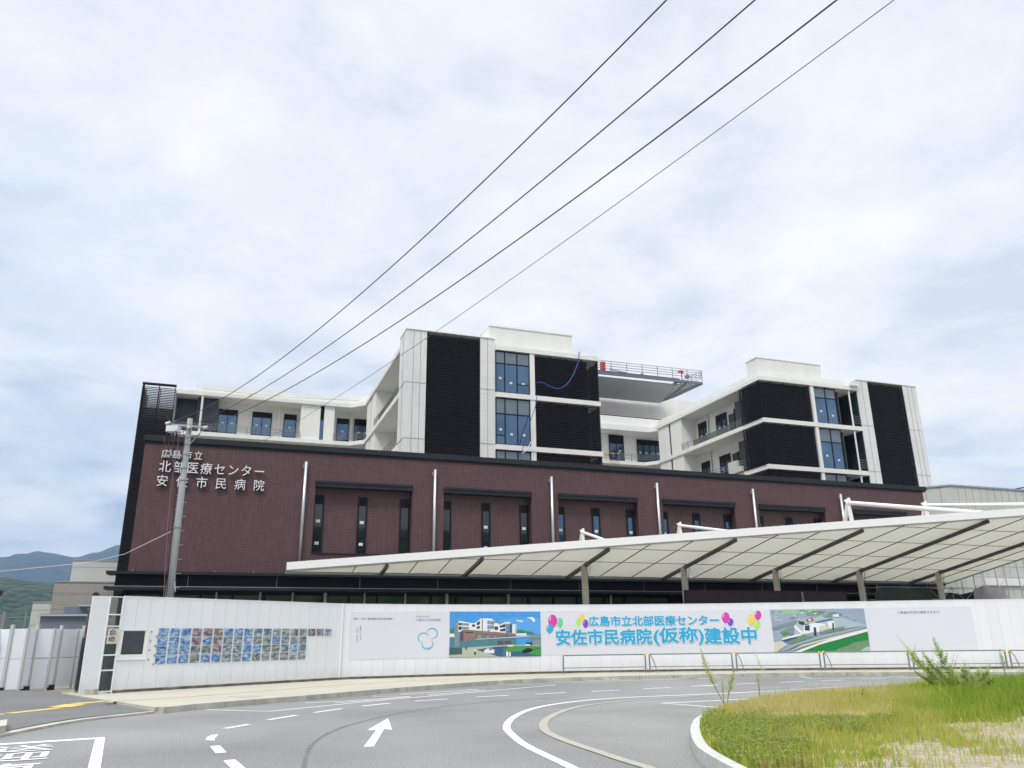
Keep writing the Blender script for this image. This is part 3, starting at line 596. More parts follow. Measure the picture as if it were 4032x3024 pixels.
# ---------------- left wing
bx('wing_wall', M_white, (-4.9, 12.2, 69.2, 71, 11.6, 21.3))
bx('wing_body', M_white, (-7.2, 48, 71.0, 80, 0, 21.2))
MB().hexa([(-4.95, 67.5), (9.3, 67.5), (10.42, 66.4), (12.2, 66.6), (12.2, 69.2), (-4.95, 69.2)], 17.86, 18.2).build('balcony_slab', M_white, H)
MB().hexa([(-4.95, 67.5), (9.3, 67.5), (10.42, 66.4), (12.2, 66.6), (12.2, 69.2), (-4.95, 69.2)], 21.30, 21.64).build('roof_fascia', M_white, H)
MB().hexa([(-3.55, 67.8), (9.4, 67.8), (10.6, 66.6), (12.6, 66.6), (12.6, 72), (-3.55, 72)], 21.64, 22.25).build('roof_parapet', M_white, H)
bx('roof_vent', M_white, (-4.7, -4.4, 68, 68.3, 21.64, 22.0), (-3.9, -3.62, 67.9, 68.2, 21.64, 21.85))
bx('dark_panel', M_navy, (-4.9, -3.3, 69.0, 69.19, 18.2, 21.3), (-3.28, -1.66, 68.2, 69.18, 18.2, 21.29))
MB().tube([(-2.9, 67.62, 18.2), (-2.9, 67.62, 21.3)], .09, 10).build('drain_pipe', M_white, H)
bx('pier', M_white, (5.1, 6.75, 67.7, 69.2, 18.2, 21.29), (7.08, 7.95, 67.7, 69.2, 18.2, 21.29)); window(6.75, 7.08, 18.2, 21.25, 67.95, mt=M_glass, lou=1.2, t=.04)
for u0, u1, p in ((-1.59, -.02, 2), (1.18, 2.8, 2), (3.8, 4.87, 1), (8.36, 9.44, 1)):
    window(u0, u1, 18.22, 20.68, 69.15, lou=.5, split=[18.62], panes=p, mt=M_glass, stick=[(u0 + (k + .5) * (u1 - u0) / p, 19.5) for k in range(p)])
window(9.9, 12.1, 18.22, 20.75, 69.15, lou=.6, split=[18.6], panes=3, mt=M_glass, stick=[(10.3, 19.5), (11.0, 19.5)])
for u in (3.34, 9.62): MB().tube([(u, 69.0, 18.2), (u, 69.0, 21.3)], .07, 8).build('drain_pipe', M_white, H)
rl = MB(); railing(rl, [(-4.9, 67.56), (5.1, 67.56)], 18.2, .68, 1.4); railing(rl, [(7.95, 67.56), (9.3, 67.56), (10.42, 66.46)], 18.2, .68, .8); rl.build('railing', M_rail, H)
louver(-7.55, -5.02, 0.2, 21.75, 67.5); 
louver(-7.55, -5.02, 20.2, 21.95, 68.9); bx('screen_frame', M_loub, (-7.55, -5.02, 67.9, 67.95, .2, 20.0), (-6.3, -6.24, 67.5, 67.6, .2, 21.95), (-7.56, -5.0, 67.42, 67.6, 21.8, 21.98))
bx('corner_glazing', mat('pale blue frame', (.22, .30, .36), .4), (-4.98, -4.90, 67.6, 69.2, 11.6, 21.3)); louver(67.5, 71, .2, 21.9, 0, side=(-7.45, -1))
# ---------------- middle wing and pad
bx('wing_wall', M_white, (24, 42, 69.2, 71, 11.6, 21.3), (24.1, 24.3, 52, 69.2, 11.6, 21.3))
MB().hexa([(24.2, 67.5), (38.3, 67.5), (39.2, 66.4), (41.5, 66.6), (41.5, 69.2), (24.2, 69.2)], 17.86, 18.2).build('balcony_slab', M_white, H)
MB().hexa([(24.2, 67.5), (38.9, 67.5), (39.6, 66.8), (41.5, 66.8), (41.5, 69.2), (24.2, 69.2)], 21.32, 21.85).build('roof_fascia', M_white, H)
bx('roof_parapet', M_white, (24.2, 41, 67.9, 69.2, 21.85, 22.82)); bx('dark_slit', M_frame, (24.2, 41, 68.0, 69.2, 22.82, 22.93)); bx('upper_wall', M_white, (24.2, 58, 74.35, 76, 21, 27.4))
window(35.3, 36.95, 18.22, 21.2, 69.15, lou=.9, split=[18.6], panes=2, mt=M_gbr, stick=[(36.5, 19.6)]); window(38.45, 41.3, 18.22, 20.95, 69.15, lou=.55, split=[18.6], panes=4, mt=M_glass, stick=[(38.8, 19.6), (39.5, 19.6), (40.2, 19.6), (40.9, 19.6)])
rl = MB(); railing(rl, [(24.3, 67.56), (38.3, 67.56), (39.2, 66.46)], 18.2, .75, 1.4); rl.build('railing', M_rail, H)
PZ = 26.7
MB().hexa([(27, 67.95), (42.6, 67.85), (44.45, 74.1), (27, 74.2)], PZ, PZ + .18).build('pad_deck', M_helim, H)
MB().box(27.2, 31.5, 71, 73.8, 21.2, PZ - .01).build('pad_support', M_white, H)
MB().box(38.1, 38.13, 67.9, 74.1, PZ - .01, PZ).build('deck_joint', M_seam, H)
fr = MB(); fr.bar((27, 67.5, PZ + .3), (45.4, 67.05, PZ + .3), .22, .2); fr.bar((45.4, 67.05, PZ + .3), (45.0, 72.3, PZ + .3), .3, .28); fr.bar((45.0, 72.3, PZ + .3), (44.3, 74.1, PZ + .2), .25, .25); fr.bar((42.6, 67.6, PZ + .25), (44.5, 74, PZ + .25), .25, .3)
for k in range(10): t = k / 9; fr.bar((42.7 + t * 1.75, 67.8 + t * 5.8, PZ + .35), (45.35 - t * .4, 67.4 + t * 5.2, PZ + .35), .10, .14)
fr.bar((43.6, 67.2, PZ + .15), (44.6, 72.5, PZ + .15), .16, .2); fr.bar((27, 67.6, PZ + .55), (42.9, 67.5, PZ + .55), .5, .14); fr.build('pad_frame', M_helif, H)
rl = MB(); railing(rl, [(28, 67.3), (45.4, 66.9), (45.0, 72.3), (44.3, 74.1)], PZ + .45, 1.15, 1.75, 4, .028); rl.build('railing', M_rail, H)
rb = MB()
for k in range(6): rb.box(34.12, 34.56, 67.6, 68.0, PZ + .5 + k * .2, PZ + .68 + k * .2)
rb.box(34.16, 34.52, 67.65, 67.95, PZ + .4, PZ + 1.66); rb.build('red_pad_cabinet', M_red, H)
rb = MB(); rb.tube([(43.2, 67.3, PZ + .5), (43.2, 67.3, PZ + 1.35)], .05, 8); rb.tube([(42.75, 67.3, PZ + 1.32), (43.0, 67.3, PZ + 1.45), (43.3, 67.3, PZ + 1.45), (43.35, 67.3, PZ + 1.2)], [.05, .16, .18, .08], 8); rb.box(43.7, 44.1, 67.2, 67.5, PZ + .8, PZ + 1.1); rb.build('red_pad_lamp', M_red, H)
sm = MB(); sm.bar((35.0, 67.6, PZ + .9), (36.8, 67.6, PZ + .75), .12, .1); sm.bar((36.8, 67.6, PZ + .8), (37.2, 67.6, PZ + .5), .08, .08); sm.box(38.6, 38.8, 67.5, 67.7, PZ + .5, PZ + .9); sm.build('pad_ladder', M_metal, H)
# small rigging left on the building
def hose(name, pts, r, mt, label, cat):
    o = MB().tube(pts, r, 6).build(name, mt, org=pts[0], frame='B', smooth=True); return tag(o, label, cat)
def pv(L, v): return [(*(lambda a: (a[0], v, a[1]))(onv(x, y, v)),) for x, y in L]
def smooth3(P, n=6):
    P = [Vector(p) for p in P]; Q = [P[0] * 2 - P[1]] + P + [P[-1] * 2 - P[-2]]; o = []
    for i in range(1, len(Q) - 2):
        a, b, c, d = Q[i - 1:i + 3]
        for k in range(n): t = k / n; o.append(.5 * ((2 * b) + (c - a) * t + (2 * a - 5 * b + 4 * c - d) * t * t + (3 * b - a - 3 * c + d) * t ** 3))
    return o + [P[-1]]
M_bluehose = mat('blue hose', (.02, .07, .26), .5)
hose('hose', smooth3(pv([(2281, 1385), (2275, 1430), (2255, 1480), (2230, 1515), (2200, 1530), (2165, 1522), (2140, 1508), (2115, 1505)], 49.6)), .035, M_bluehose, 'dark blue hose looped over the upper louvers of the centre tower', 'hose')
hose('hose', smooth3(pv([(2114, 1560), (2108, 1600), (2095, 1640), (2075, 1700), (2060, 1760), (2050, 1800)], 49.5)), .025, M_bluehose, 'thin blue hose hanging down the lower tower window', 'hose')
hose('rope', smooth3(pv([(2092, 1736), (2084, 1755), (2070, 1775), (2055, 1786)], 49.5)), .03, M_letter, 'short white rope lying over the lower white floor band of the centre tower', 'rope')
hose('rope', smooth3(pv([(795, 1530), (1100, 1561), (1380, 1576), (1440, 1572)], 67.3)), .015, M_inkg, 'thin lifeline rope stretched along the left wing parapet', 'rope')
yt = MB(); [yt.tube(pv([a, b], 67.2), .035, 5) for a, b in (((985, 1551), (980, 1562)), ((985, 1551), (990, 1561)), ((985, 1551), (1010, 1548)))]; tag(yt.build('strap', M_yel, org=(1, 67.2, 22), frame='B'), 'orange strap hanging on the left wing parapet', 'strap')
coil = MB()
for k in range(3): coil.tube([(34.6 + k * .12 + .35 * cos(t), 67.2, 18.65 + .35 * sin(t)) for t in [i * .5 for i in range(14)]], .035, 5)
tag(coil.build('cable_coil', M_blackr, org=(34.6, 67.2, 18.5), frame='B'), 'black cable coil hung on the balcony railing right of the centre tower', 'cable coil')
yr = MB(); yr.tube([(33.3, 67.25, 18.9), (34.3, 67.2, 18.8), (35.4, 67.25, 18.85)], .04, 5); yr.tube([(33.3, 67.25, 18.2), (34.0, 67.2, 18.3)], .04, 5); tag(yr.build('pipe', M_yel, org=(33.3, 67.2, 18.2), frame='B'), 'yellow pipe tied along the balcony railing beside the cable coil', 'pipe')
ac = MB(); ac.box(38.9, 39.15, 53.5, 54.7, 14.5, 15.5); ac.box(38.85, 39.1, 52.9, 53.4, 14.5, 14.9); tag(ac.build('equipment_crate', M_grey, org=(39, 54, 14.45), frame='B'), 'grey equipment crate on the lower balcony of the right tower', 'crate')
# ================================================================== ANNEXES
A = thing('annex_building', 'pale grey panelled annex at the right end of the brick podium', 'annex', (60, 45, 0), 'B')
MB().hexa([(51.3, 44.5), (80, 44.5), (80, 60), (47.97, 60.5), (47.97, 50.5), (48.2, 48.6)], 0, 12.4).build('wall', M_grey, A)
MB().hexa([(51.25, 44.42), (80, 44.42), (80, 60), (47.97, 60.5), (47.97, 50.4), (48.15, 48.5)], 12.4, 12.52).build('coping', M_metal, A)
sm = MB()
for k in range(36): sm.box(52.0 + k * .75, 52.015 + k * .75, 44.485, 44.5, 0, 12.4)
for k in range(5):
    t = (k + .7) / 5.2; x = 51.3 + (48.2 - 51.3) * t; y = 44.5 + 4.1 * t; sm.box(x - .02, x + .0, y - .02, y, 0, 12.4)
sm.build('panel_joint', M_seam, A)
bx('window', M_gdark, (60.5, 70, 44.3, 44.49, 5.6, 6.7), (55, 66, 44.3, 44.49, 2.2, 2.9), parent=A); bx('white_band', M_white, (53, 80, 44.35, 44.49, 5.1, 5.6), parent=A)
t1 = MB(); t1.tube([(59.2, 44.3, 12.7), (59.5, 44.2, 12.3), (60.2, 44.25, 10.5), (60.6, 44.3, 9.0)], .05, 6); t1.tube([(59.2, 44.3, 12.7), (58.8, 45, 12.65)], .05, 6); tag(t1.build('cable', M_blackr, org=(59.2, 44.3, 9), frame='B'), 'black cables hanging over the edge of the right grey annex', 'cable')
gl_ = [(-11.2, -7.0, 71.5, 80, 8.02, 'tallest grey flat-roofed block beside the dark louver tower', 12.0), (-11.75, -7.0, 68.6, 71.4, 6.15, 'middle-height taupe sided block in front of the tall grey block', 11.0), (-13.3, -11.8, 70.5, 78, 4.75, 'lowest pale grey block at the left end of the stepped group', 13.0)]
for (u0, u1, v0, v1, h, lb, _), mt_ in zip(gl_, (M_grey, M_grey2, M_grey)):
    g_ = thing('low_building', lb, 'building', (u0, v0, 0), 'B', 'stepped grey blocks left of the hospital'); bx('wall', mt_, (u0, u1, v0, v1, 0, h), parent=g_); bx('coping', M_metal, (u0 - .05, u1, v0 - .05, v1, h, h + .08), parent=g_)
    j = MB()
    for k in range(int(h / 1.1)): j.box(u0, u1, v0 - .012, v0, .9 + k * 1.1, .92 + k * 1.1)
    j.build('panel_joint', M_seam, g_)
sh = thing('garage', 'small bluish metal-clad shed behind the gap between fence and hoarding', 'shed', (-9.6, 60, 0), 'B'); bx('wall', mat('blue-grey sheet', (.17, .20, .26), .5), (-10.4, -7.2, 58, 61, 0, 3.55), (-9.2, -7.2, 58.4, 61, 3.55, 4.0), parent=sh); bx('roof', mat('pale sheet', (.42, .50, .55), .4), (-10.6, -7.0, 57.8, 61, 3.4, 3.5), (-8.4, -7.2, 58, 60, 4.0, 4.1), parent=sh)
# ================================================================== CANOPY
C0 = thing('entrance_canopy', 'long white tilted entrance canopy with cream membrane underside in front of the podium', 'canopy', (25, 40, 0), 'B')
VB, ZB, SLP = 42.7, 5.14, .19
def cz(v): return ZB + SLP * (VB - v)
def vf(u): return 42.35 - (u - 3.05) * .3485
UL, UR = 3.05, 47.3
def urt(v): return 46.45 + (42.5 - v) * .2
M_mem = bpy.data.materials.new('membrane'); M_mem.use_nodes = True; t_ = M_mem.node_tree; t_.nodes.clear()
o_ = t_.nodes.new('ShaderNodeOutputMaterial'); d_ = t_.nodes.new('ShaderNodeBsdfDiffuse'); tr_ = t_.nodes.new('ShaderNodeBsdfTranslucent'); mx_ = t_.nodes.new('ShaderNodeMixShader'); mx_.inputs[0].default_value = .5
d_.inputs[0].default_value = (.64, .64, .57, 1); tr_.inputs[0].default_value = (.52, .52, .44, 1); t_.links.new(d_.outputs[0], mx_.inputs[1]); t_.links.new(tr_.outputs[0], mx_.inputs[2]); t_.links.new(mx_.outputs[0], o_.inputs[0])
# right end: the front edge runs on past the frame, so the roof is a wide trapezium
UE = 47.6
def vend(u): return vf(u)
us = [3.05, 6.4, 7.9, 9.4, 11.0, 12.5, 14.4, 16.45, 18.65, 20.7, 22.8, 24.9, 27, 29.1, 31.2, 33.3, 35.4, 37.5, 39.6, 41.8, 43.95, 45.8, 47.6]
mem = MB(); NV = 8
for a, b in zip(us, us[1:]):
    for k in range(4):
        ua, ub = a + (b - a) * k / 4, a + (b - a) * (k + 1) / 4
        for j in range(NV):
            q = []
            for uu, jj in ((ua, j), (ub, j), (ub, j + 1), (ua, j + 1)):
                v_ = VB + (vf(uu) + .1 - VB) * jj / NV; vm = min(1, (uu - a) / (b - a)) ; q.append((uu, v_, cz(v_) + .02 * 4 * vm * (1 - vm) * min(1, (VB - vf(uu)) / 3)))
            mem.face(q)
mem.build('membrane', M_mem, C0, smooth=True)
fa = MB(); th = .36
def pt(u, v, dz): return (u, v, cz(v) + dz)
a, b = (UL, vf(UL)), (UE + .1, vf(UE + .1))
fa.hexa([(a[0], a[1]), (b[0], b[1]), (b[0], b[1] + .28), (a[0], a[1] + .28)], [cz(a[1]) - .02, cz(b[1]) - .02, cz(b[1] + .28) - .02, cz(a[1] + .28) - .02], [cz(a[1]) + th, cz(b[1]) + th, cz(b[1]) + th, cz(a[1]) + th])
fa.build('front_fascia', M_canf, C0)
fb_ = MB(); fb_.hexa([(UL - .02, VB - .02), (UE, VB - .02), (UE, VB + .16), (UL - .02, VB + .16)], ZB - .12, ZB - .02); fb_.hexa([(UE, VB), (UE, vf(UE)), (UE + .15, vf(UE)), (UE + .15, VB)], [cz(VB) - .05, cz(vf(UE)) - .05, cz(vf(UE)) - .05, cz(VB) - .05], [cz(VB) + .2, cz(vf(UE)) + .2, cz(vf(UE)) + .2, cz(VB) + .2]); fb_.build('back_gutter', M_metal, C0)
for i, u in enumerate(us[1:-1]):
    main = any(abs(u - q) < .06 for q in (7.9, 12.5, 18.65, 24.9, 31.2, 37.5, 43.95))
    r_ = .11 if main else .024; dz = -.13 if main else -.03
    MB().bar(pt(u, VB - .05, dz), pt(u, vf(u) + .22, dz), r_ * 1.3, r_ * 1.6).build('beam' if main else 'membrane_batten', M_beam, C0)
for v_ in (39.8, 37.4, 34.8, 32.3):
    u0 = 3.05 + (42.35 - v_) / .3485 + .3; MB().tube([pt(u0, v_, -.01), pt(UE, v_, -.01)], .018, 5).build('cross_seam', mat('membrane seam', (.26, .25, .19), .8), C0)
sb_ = MB()
for k in range(36): u = 4 + k * 1.2; sb_.tube([pt(u, vf(u) + .14, th), pt(u, vf(u) + .14, th + .07)], .025, 5)
sb_.build('roof_bolt', M_metal, C0)
for u in (18.65, 24.9, 31.2, 37.5, 43.95):
    c_ = MB().tube([(u, 40.2, 0), (u, 40.2, cz(40.2) - .1)], .185, 16).build('column', M_col, C0, smooth=True)
    MB().tube(smooth3([(u + .19, 40.05, 5.5), (u + .26, 40.0, 5.4), (u + .2, 40.0, 5.2), (u + .12, 39.98, 4.9), (u + .1, 39.98, 4.5)], 4), .014, 5).build('cable_tail', M_blackr, c_)
for u, zt in ((18.65, 7.36), (24.9, 7.95), (37.5, 9.85), (43.95, 9.95)):
    r_ = .085 if zt < 9 else .14; mb = MB(); ve = vf(u) + .2
    mb.tube([(u, 40.3, zt), (u, 39.95, cz(39.95))], r_, 12); mb.tube([(u, 40.3, zt), (u, 42.2 if zt > 9 else 41.5, cz(41.5))], r_, 12)
    mb.tube([(u, 40.38, zt), (u, ve, cz(ve) + th - .1)], r_ * .95, 12); mb.tube([(u, 40.2, zt + r_ * 1.1), (u, 40.45, zt + r_ * 1.3), (u, 40.2, zt - r_)], r_ * 1.15, 10)
    mb.build('roof_strut', M_canf, C0, smooth=False)
# dark enclosure and works under the canopy
en = thing('site_enclosure', 'dark brown temporary enclosure wall under the canopy behind the hoarding', 'enclosure', (24, 39, 0), 'B')
bx('wall', mat('dark brown sheet', (.022, .012, .014), .6, noise=.3, scale=2), (24.1, 35.2, 39.0, 39.1, 0, 4.2), parent=en); MB().tube([(31.9, 38.9, 0), (31.9, 38.9, 4.15)], .05, 8).build('post', M_metal, en)
def sheet(name, px_top, px_bot, v, mt, label, cat, group=None):
    mb = MB(); T = [onv(x, y, v) for x, y in px_top]; Bq = [onv(x, y, v) for x, y in px_bot]; n = 24; g = []
    def lerp(L, t):
        s_ = t * (len(L) - 1); i = min(int(s_), len(L) - 2); f = s_ - i; return L[i][0] * (1 - f) + L[i + 1][0] * f, L[i][1] * (1 - f) + L[i + 1][1] * f
    for i in range(n + 1):
        t = i / n; a = lerp(T, t); b = lerp(Bq, t); g.append([(a[0] + (b[0] - a[0]) * k / 6, v + .07 * sin(t * 29 + k * .5) * (k / 6) + .05 * sin(t * 11), a[1] + (b[1] - 1.6 - a[1]) * k / 6) for k in range(7)])
    for i in range(n):
        for k in range(6): mb.face([g[i][k], g[i + 1][k], g[i + 1][k + 1], g[i][k + 1]])
    return tag(mb.build(name, mt, org=(T[0][0], v, 0), frame='B', smooth=True), label, cat, group)
M_netg = mat('dark green net', (.035, .055, .045), .8, noise=.25, scale=3); M_netd = mat('black net', (.018, .024, .022), .8, noise=.3, scale=3); M_netw = mat('grey sheet', (.24, .235, .25), .7, noise=.12, scale=2)
G4 = 'debris nets on the scaffold'
sheet('debris_net', [(3444, 2333), (3480, 2312), (3565, 2313), (3570, 2316), (3660, 2314)], [(3444, 2366), (3660, 2366)], 40.9, M_netg, 'dark green debris net left of the last canopy column', 'net', G4)
sheet('debris_net', [(3655, 2314), (3690, 2336), (3740, 2333), (3790, 2340), (3832, 2328)], [(3655, 2366), (3832, 2366)], 41.3, M_netd, 'blackish sagging debris net just right of the last canopy column', 'net', G4)
sheet('debris_net', [(3832, 2325), (3868, 2305), (3915, 2315), (3955, 2312)], [(3832, 2363), (3957, 2363)], 40.7, M_netw, 'pale grey peaked debris sheet at the right end of the scaffold', 'net', G4)
sc_ = thing('scaffold', 'steel pipe scaffold under the right end of the canopy before the grey annex', 'scaffold', (50, 41.5, 0), 'B')
for k in range(9):
    u = 39.5 + k * 2.1
    for v_ in (41.0, 42.0): MB().tube([(u, v_, 0), (u, v_, 4.75 if u < 47.5 else 6.4 + (k % 2) * .3)], .03, 6).build('standard', M_metal, sc_)
lg = MB()
for z_ in (3.0, 3.9, 4.65):
    for v_ in (41.0, 42.0): lg.tube([(39.5, v_, z_), (56.5, v_, z_)], .026, 6)
for z_ in (5.4, 6.1): lg.tube([(48, 41.0, z_), (56.5, 41.0, z_)], .026, 6)
lg.build('ledger', M_metal, sc_)
bc = MB()
for k in range(8):
    u = 39.5 + k * 2.1; bc.tube([(u, 41, 3.0), (u + 2.1, 41, 4.65)], .018, 5); bc.tube([(u + 2.1, 41, 3.0), (u, 41, 4.65)], .018, 5)
    if u > 47: bc.tube([(u, 41, 4.65), (u + 2.1, 41, 6.3)], .018, 5)
bc.build('brace', M_metal, sc_)
# ================================================================== HOARDING
HB, HT = .25, 3.25
def resample(P, step):
    out = [P[0]]; i = 0; acc = P[0]
    while i < len(P) - 1:
        d = (P[i + 1] - acc).length
        if (P[i + 1] - out[-1]).length >= step:
            # find the point on segment at chord distance step from out[-1]
            a, b = acc, P[i + 1]; lo, hi = 0., 1.
            for _ in range(30):
                mid = (lo + hi) / 2
                if ((a + (b - a) * mid) - out[-1]).length < step: lo = mid
                else: hi = mid
            acc = a + (b - a) * hi; out.append(acc)
        else: i += 1; acc = P[i]
    return out
PS = [HS0 + (HS1 - HS0) * (k / 19.5) for k in range(20)] + [HS1]      # straight run, .5 m panels
PC = resample(hcurve, .5)                                             # curved run
def path_point(P, s, z, off):
    s = max(0, s); k = min(int(s / .5), len(P) - 2); a, b = P[k], P[k + 1]; d = (b - a); ln = d.length; d = d / ln
    f = s - .5 * k; n = Vector((d.y, -d.x, 0)); p = a + d * f + n * off; return (p.x, p.y, z)
def hs(P, x, y):                          # (s, z) where the pixel ray meets the hoarding run
    for k in range(len(P) - 1):
        a, b = P[k], P[k + 1]; d = (b - a).normalized(); n = Vector((d.y, -d.x, 0)); p = onplane(x, y, a, n); f = (p - a).dot(d)
        if (f < (b - a).length and f >= -.02) or k == len(P) - 2 or (k == 0 and f < 0): return .5 * k + f, p.z
def panels(P, name, label, extra=None):
    o0 = P[0]; T = thing('site_hoarding', label, 'hoarding', (o0.x, o0.y, 0)); mb = MB(); sm = MB()
    for i in range(len(P) - 1):
        a, b = P[i], P[i + 1]; d = (b - a).normalized(); n = Vector((d.y, -d.x, 0)); g = .004; a1, b1 = a + d * g, b - d * g
        q = [a1, b1, b1 - n * .03, a1 - n * .03]; mb.hexa([tuple(p[:2]) for p in q], HB, HT)
        if i: q = [a - d * g - n * .012, a + d * g - n * .012, a + d * g - n * .03, a - d * g - n * .03]; sm.hexa([tuple(p[:2]) for p in q], HB, HT - .01)
    mb.build('panel_sheet', M_hoard, T); sm.build('panel_seam', mat('grey seam', (.50, .53, .57), .6), T)  # plain grey strips in the joints between panels
    tr = MB(); cb = MB()
    for i in range(len(P) - 1):
        a, b = P[i], P[i + 1]; d = (b - a).normalized(); n = Vector((d.y, -d.x, 0)); q = [a + n * .012, b + n * .012, b - n * .05, a - n * .05]
        tr.hexa([tuple(p[:2]) for p in q], HT, HT + .035); 
        q = [a + n * .02 - n * .06, b - n * .04, b - n * .35, a - n * .35]; cb.hexa([tuple(p[:2]) for p in q], .1, HB - (.02 if i % 4 else .035))
    tr.build('top_rail', M_hoard, T); cb.build('concrete_footing', M_concdark, T); return T
T1 = panels(PS, 'a', 'straight white steel hoarding run with the grid of site photos and a dark display window')
T2 = panels(PC, 'b', 'long curved white steel hoarding run carrying the printed banners')
cc = MB(); cc.tube([(HS1.x + .03, HS1.y - .03, HB), (HS1.x + .03, HS1.y - .03, HT + .02)], .045, 8); cc.build('corner_trim', M_hoard, T1)
# narrow end panel and the clear inspection strip
E0, E1 = Vector((-14.06, 27.13, 0)), Vector((-13.73, 27.60, 0)); dd = (HS0 - E1).normalized(); nn = Vector((dd.y, -dd.x, 0))
ep = thing('site_hoarding', 'single narrow white hoarding panel left of the clear inspection strip', 'hoarding', E0)
MB().hexa([tuple(p[:2]) for p in (E0, E1, E1 - nn * .05, E0 - nn * .05)], .16, HT).build('panel_sheet', M_hoard, ep)
cs = thing('clear_panel_strip', 'narrow vertical strip of clear panels in a steel frame between two white hoarding panels', 'clear panel', E1)
f = MB(); Z_ = [.22, .88, 1.36, 1.95, 2.28, 2.66, 3.24]
for z in Z_: f.bar(tuple(E1 + Vector((0, 0, z))), tuple(HS0 + Vector((0, 0, z))), .03, .045 if z < 3.2 else .03)
for p in (E1 + dd * .02, HS0 - dd * .02): f.bar((p.x, p.y, .16), (p.x, p.y, 3.25), .05, .05)
f.build('frame', M_hoard, cs)
M_clear = bpy.data.materials.new('clear sheet'); M_clear.use_nodes = True; b_ = M_clear.node_tree.nodes['Principled BSDF']; b_.inputs['Base Color'].default_value = (.55, .62, .62, 1); b_.inputs['Roughness'].default_value = .08; b_.inputs['Transmission Weight'].default_value = .93; b_.inputs['IOR'].default_value = 1.02
MB().face([tuple(E1 + Vector((0, 0, .22))), tuple(HS0 + Vector((0, 0, .22))), tuple(HS0 + Vector((0, 0, 3.24))), tuple(E1 + Vector((0, 0, 3.24)))]).build('clear_sheet', M_clear, cs)
MB().box(HS0.x - .55, HS0.x - .25, HS0.y - .75, HS0.y - .45, .1, .32).build('concrete_block', M_conc, cs)
for z0, z1 in ((.0, 0.0),): pass
# art on the hoarding: polygons in (s, z), cut at every panel and laid on it
def onpath(name, P, polys, mt, parent, off, tris=None):
    """polys: list of (material index, [(s,z),...])"""
    mb = MB()
    for mi, pl in polys:
        tris = [[pl[k] for k in t] for t in tessellate_polygon([[Vector((a, b, 0)) for a, b in pl]])] if len(pl) > 3 else [pl]
        for tr_ in tris:
            lo, hi = min(p[0] for p in tr_), max(p[0] for p in tr_); k = max(0, math.floor(lo / .5)); kl = max(k, math.ceil(hi / .5 - 1e-6) - 1)
            for q in range(k, kl + 1):
                c = list(tr_)
                for lim, sg in ((q * .5, 1), ((q + 1) * .5, -1)):
                    if (q == k and sg == 1) or (q == kl and sg == -1): continue
                    o = []
                    for a, b in zip(c, c[1:] + c[:1]):
                        ia, ib = (a[0] - lim) * sg >= 0, (b[0] - lim) * sg >= 0
                        if ia: o.append(a)
                        if ia != ib: t = (lim - a[0]) / (b[0] - a[0]); o.append((lim, a[1] + (b[1] - a[1]) * t))
                    c = o
                    if len(c) < 3: break
                if len(c) < 3: continue
                a_, b_ = P[min(q, len(P) - 2)], P[min(q, len(P) - 2) + 1]; d_ = (b_ - a_).normalized(); n_ = Vector((d_.y, -d_.x, 0)); f3 = []
                for s_, z_ in c: p_ = a_ + d_ * (s_ - .5 * min(q, len(P) - 2)) + n_ * off; f3.append((p_.x, p_.y, z_))
                mb.face(f3, mi)
    return mb.build(name, mt, parent)
def textpolys(txt, s0, s1, z0, z1, bold=.012, mi=0):
    V, F = textmesh(txt, 0); x0, x1, y0, y1 = bounds(V); return [(mi, [(s0 + (V[i][0] - x0) / (x1 - x0) * (s1 - s0), z0 + (V[i][1] - y0) / (y1 - y0) * (z1 - z0)) for i in f]) for f in F]
def banner(label, px4, mt, off=.008, name='printed_banner', cat='banner', P=None):
    P = P or PC; q = [hs(P, *p) for p in px4]; c = path_point(P, q[0][0], 0, 0)
    T = thing(name, label, cat, (c[0], c[1], .9)); onpath('backing', P, [(0, q)], mt, T, off); return T, q
# --- banner 1: company text and the blue ring emblem
b1, q1 = banner('pale banner with small black company lettering and a blue three-ring emblem', [(1372, 2599), (1767, 2589), (1774, 2407), (1381, 2409)], M_hoard2)
def P3(x, y): return hs(PC, 1360 + x / 5.267, 2390 + y / 5.267)
def textat(T, txt, a, b, mt, off, bold=.012, name='lettering', pt_=None):
    (sa, za), (sb, zb) = a, b; return onpath(name, PC, textpolys(txt, sa, sb, za, zb, bold), mt, T, off)
textat(b1, '熊谷・今井・福井建設工事共同企業体', P3(168, 268), P3(978, 222), M_ink, .011, .02)
textat(b1, '地方独立行政法人', P3(1466, 216), P3(1758, 182), M_inkg, .011, 0)
textat(b1, '広島市立病院機構', P3(1460, 298), P3(1972, 240), M_inkg, .011, .004)
vt = []
for txt, x0_, y0_ in (('高める、つくる、', 312, 384), ('そして、変える。', 243, 430)):
    for i, ch in enumerate(txt):
        if ch in '、。': a = P3(x0_ + 4, y0_ + i * 41 + 14); b = P3(x0_ + 14, y0_ + i * 41 + 4)
        else: a = P3(x0_ - 18, y0_ + i * 41 + 38); b = P3(x0_ + 18, y0_ + i * 41)
        vt += textpolys(ch, a[0], b[0], a[1], b[1], .015)
onpath('lettering', PC, vt, M_ink, b1, .011)
def ringarc(cx, cy, r, a0, a1, w0, w1, n=26):
    o = []
    for i in range(n):
        t0, t1 = i / n, (i + 1) / n; q = []
        for t, sg in ((t0, -1), (t1, -1), (t1, 1), (t0, 1)):
            a = R(a0 + (a1 - a0) * t); w = (w0 + (w1 - w0) * t) / 2 * sg * min(1, .25 + 3 * min(t, 1 - t)); q.append(P3(cx + (r + w) * cos(a), cy - (r + w) * sin(a)))
        o.append((0, q))
    return o
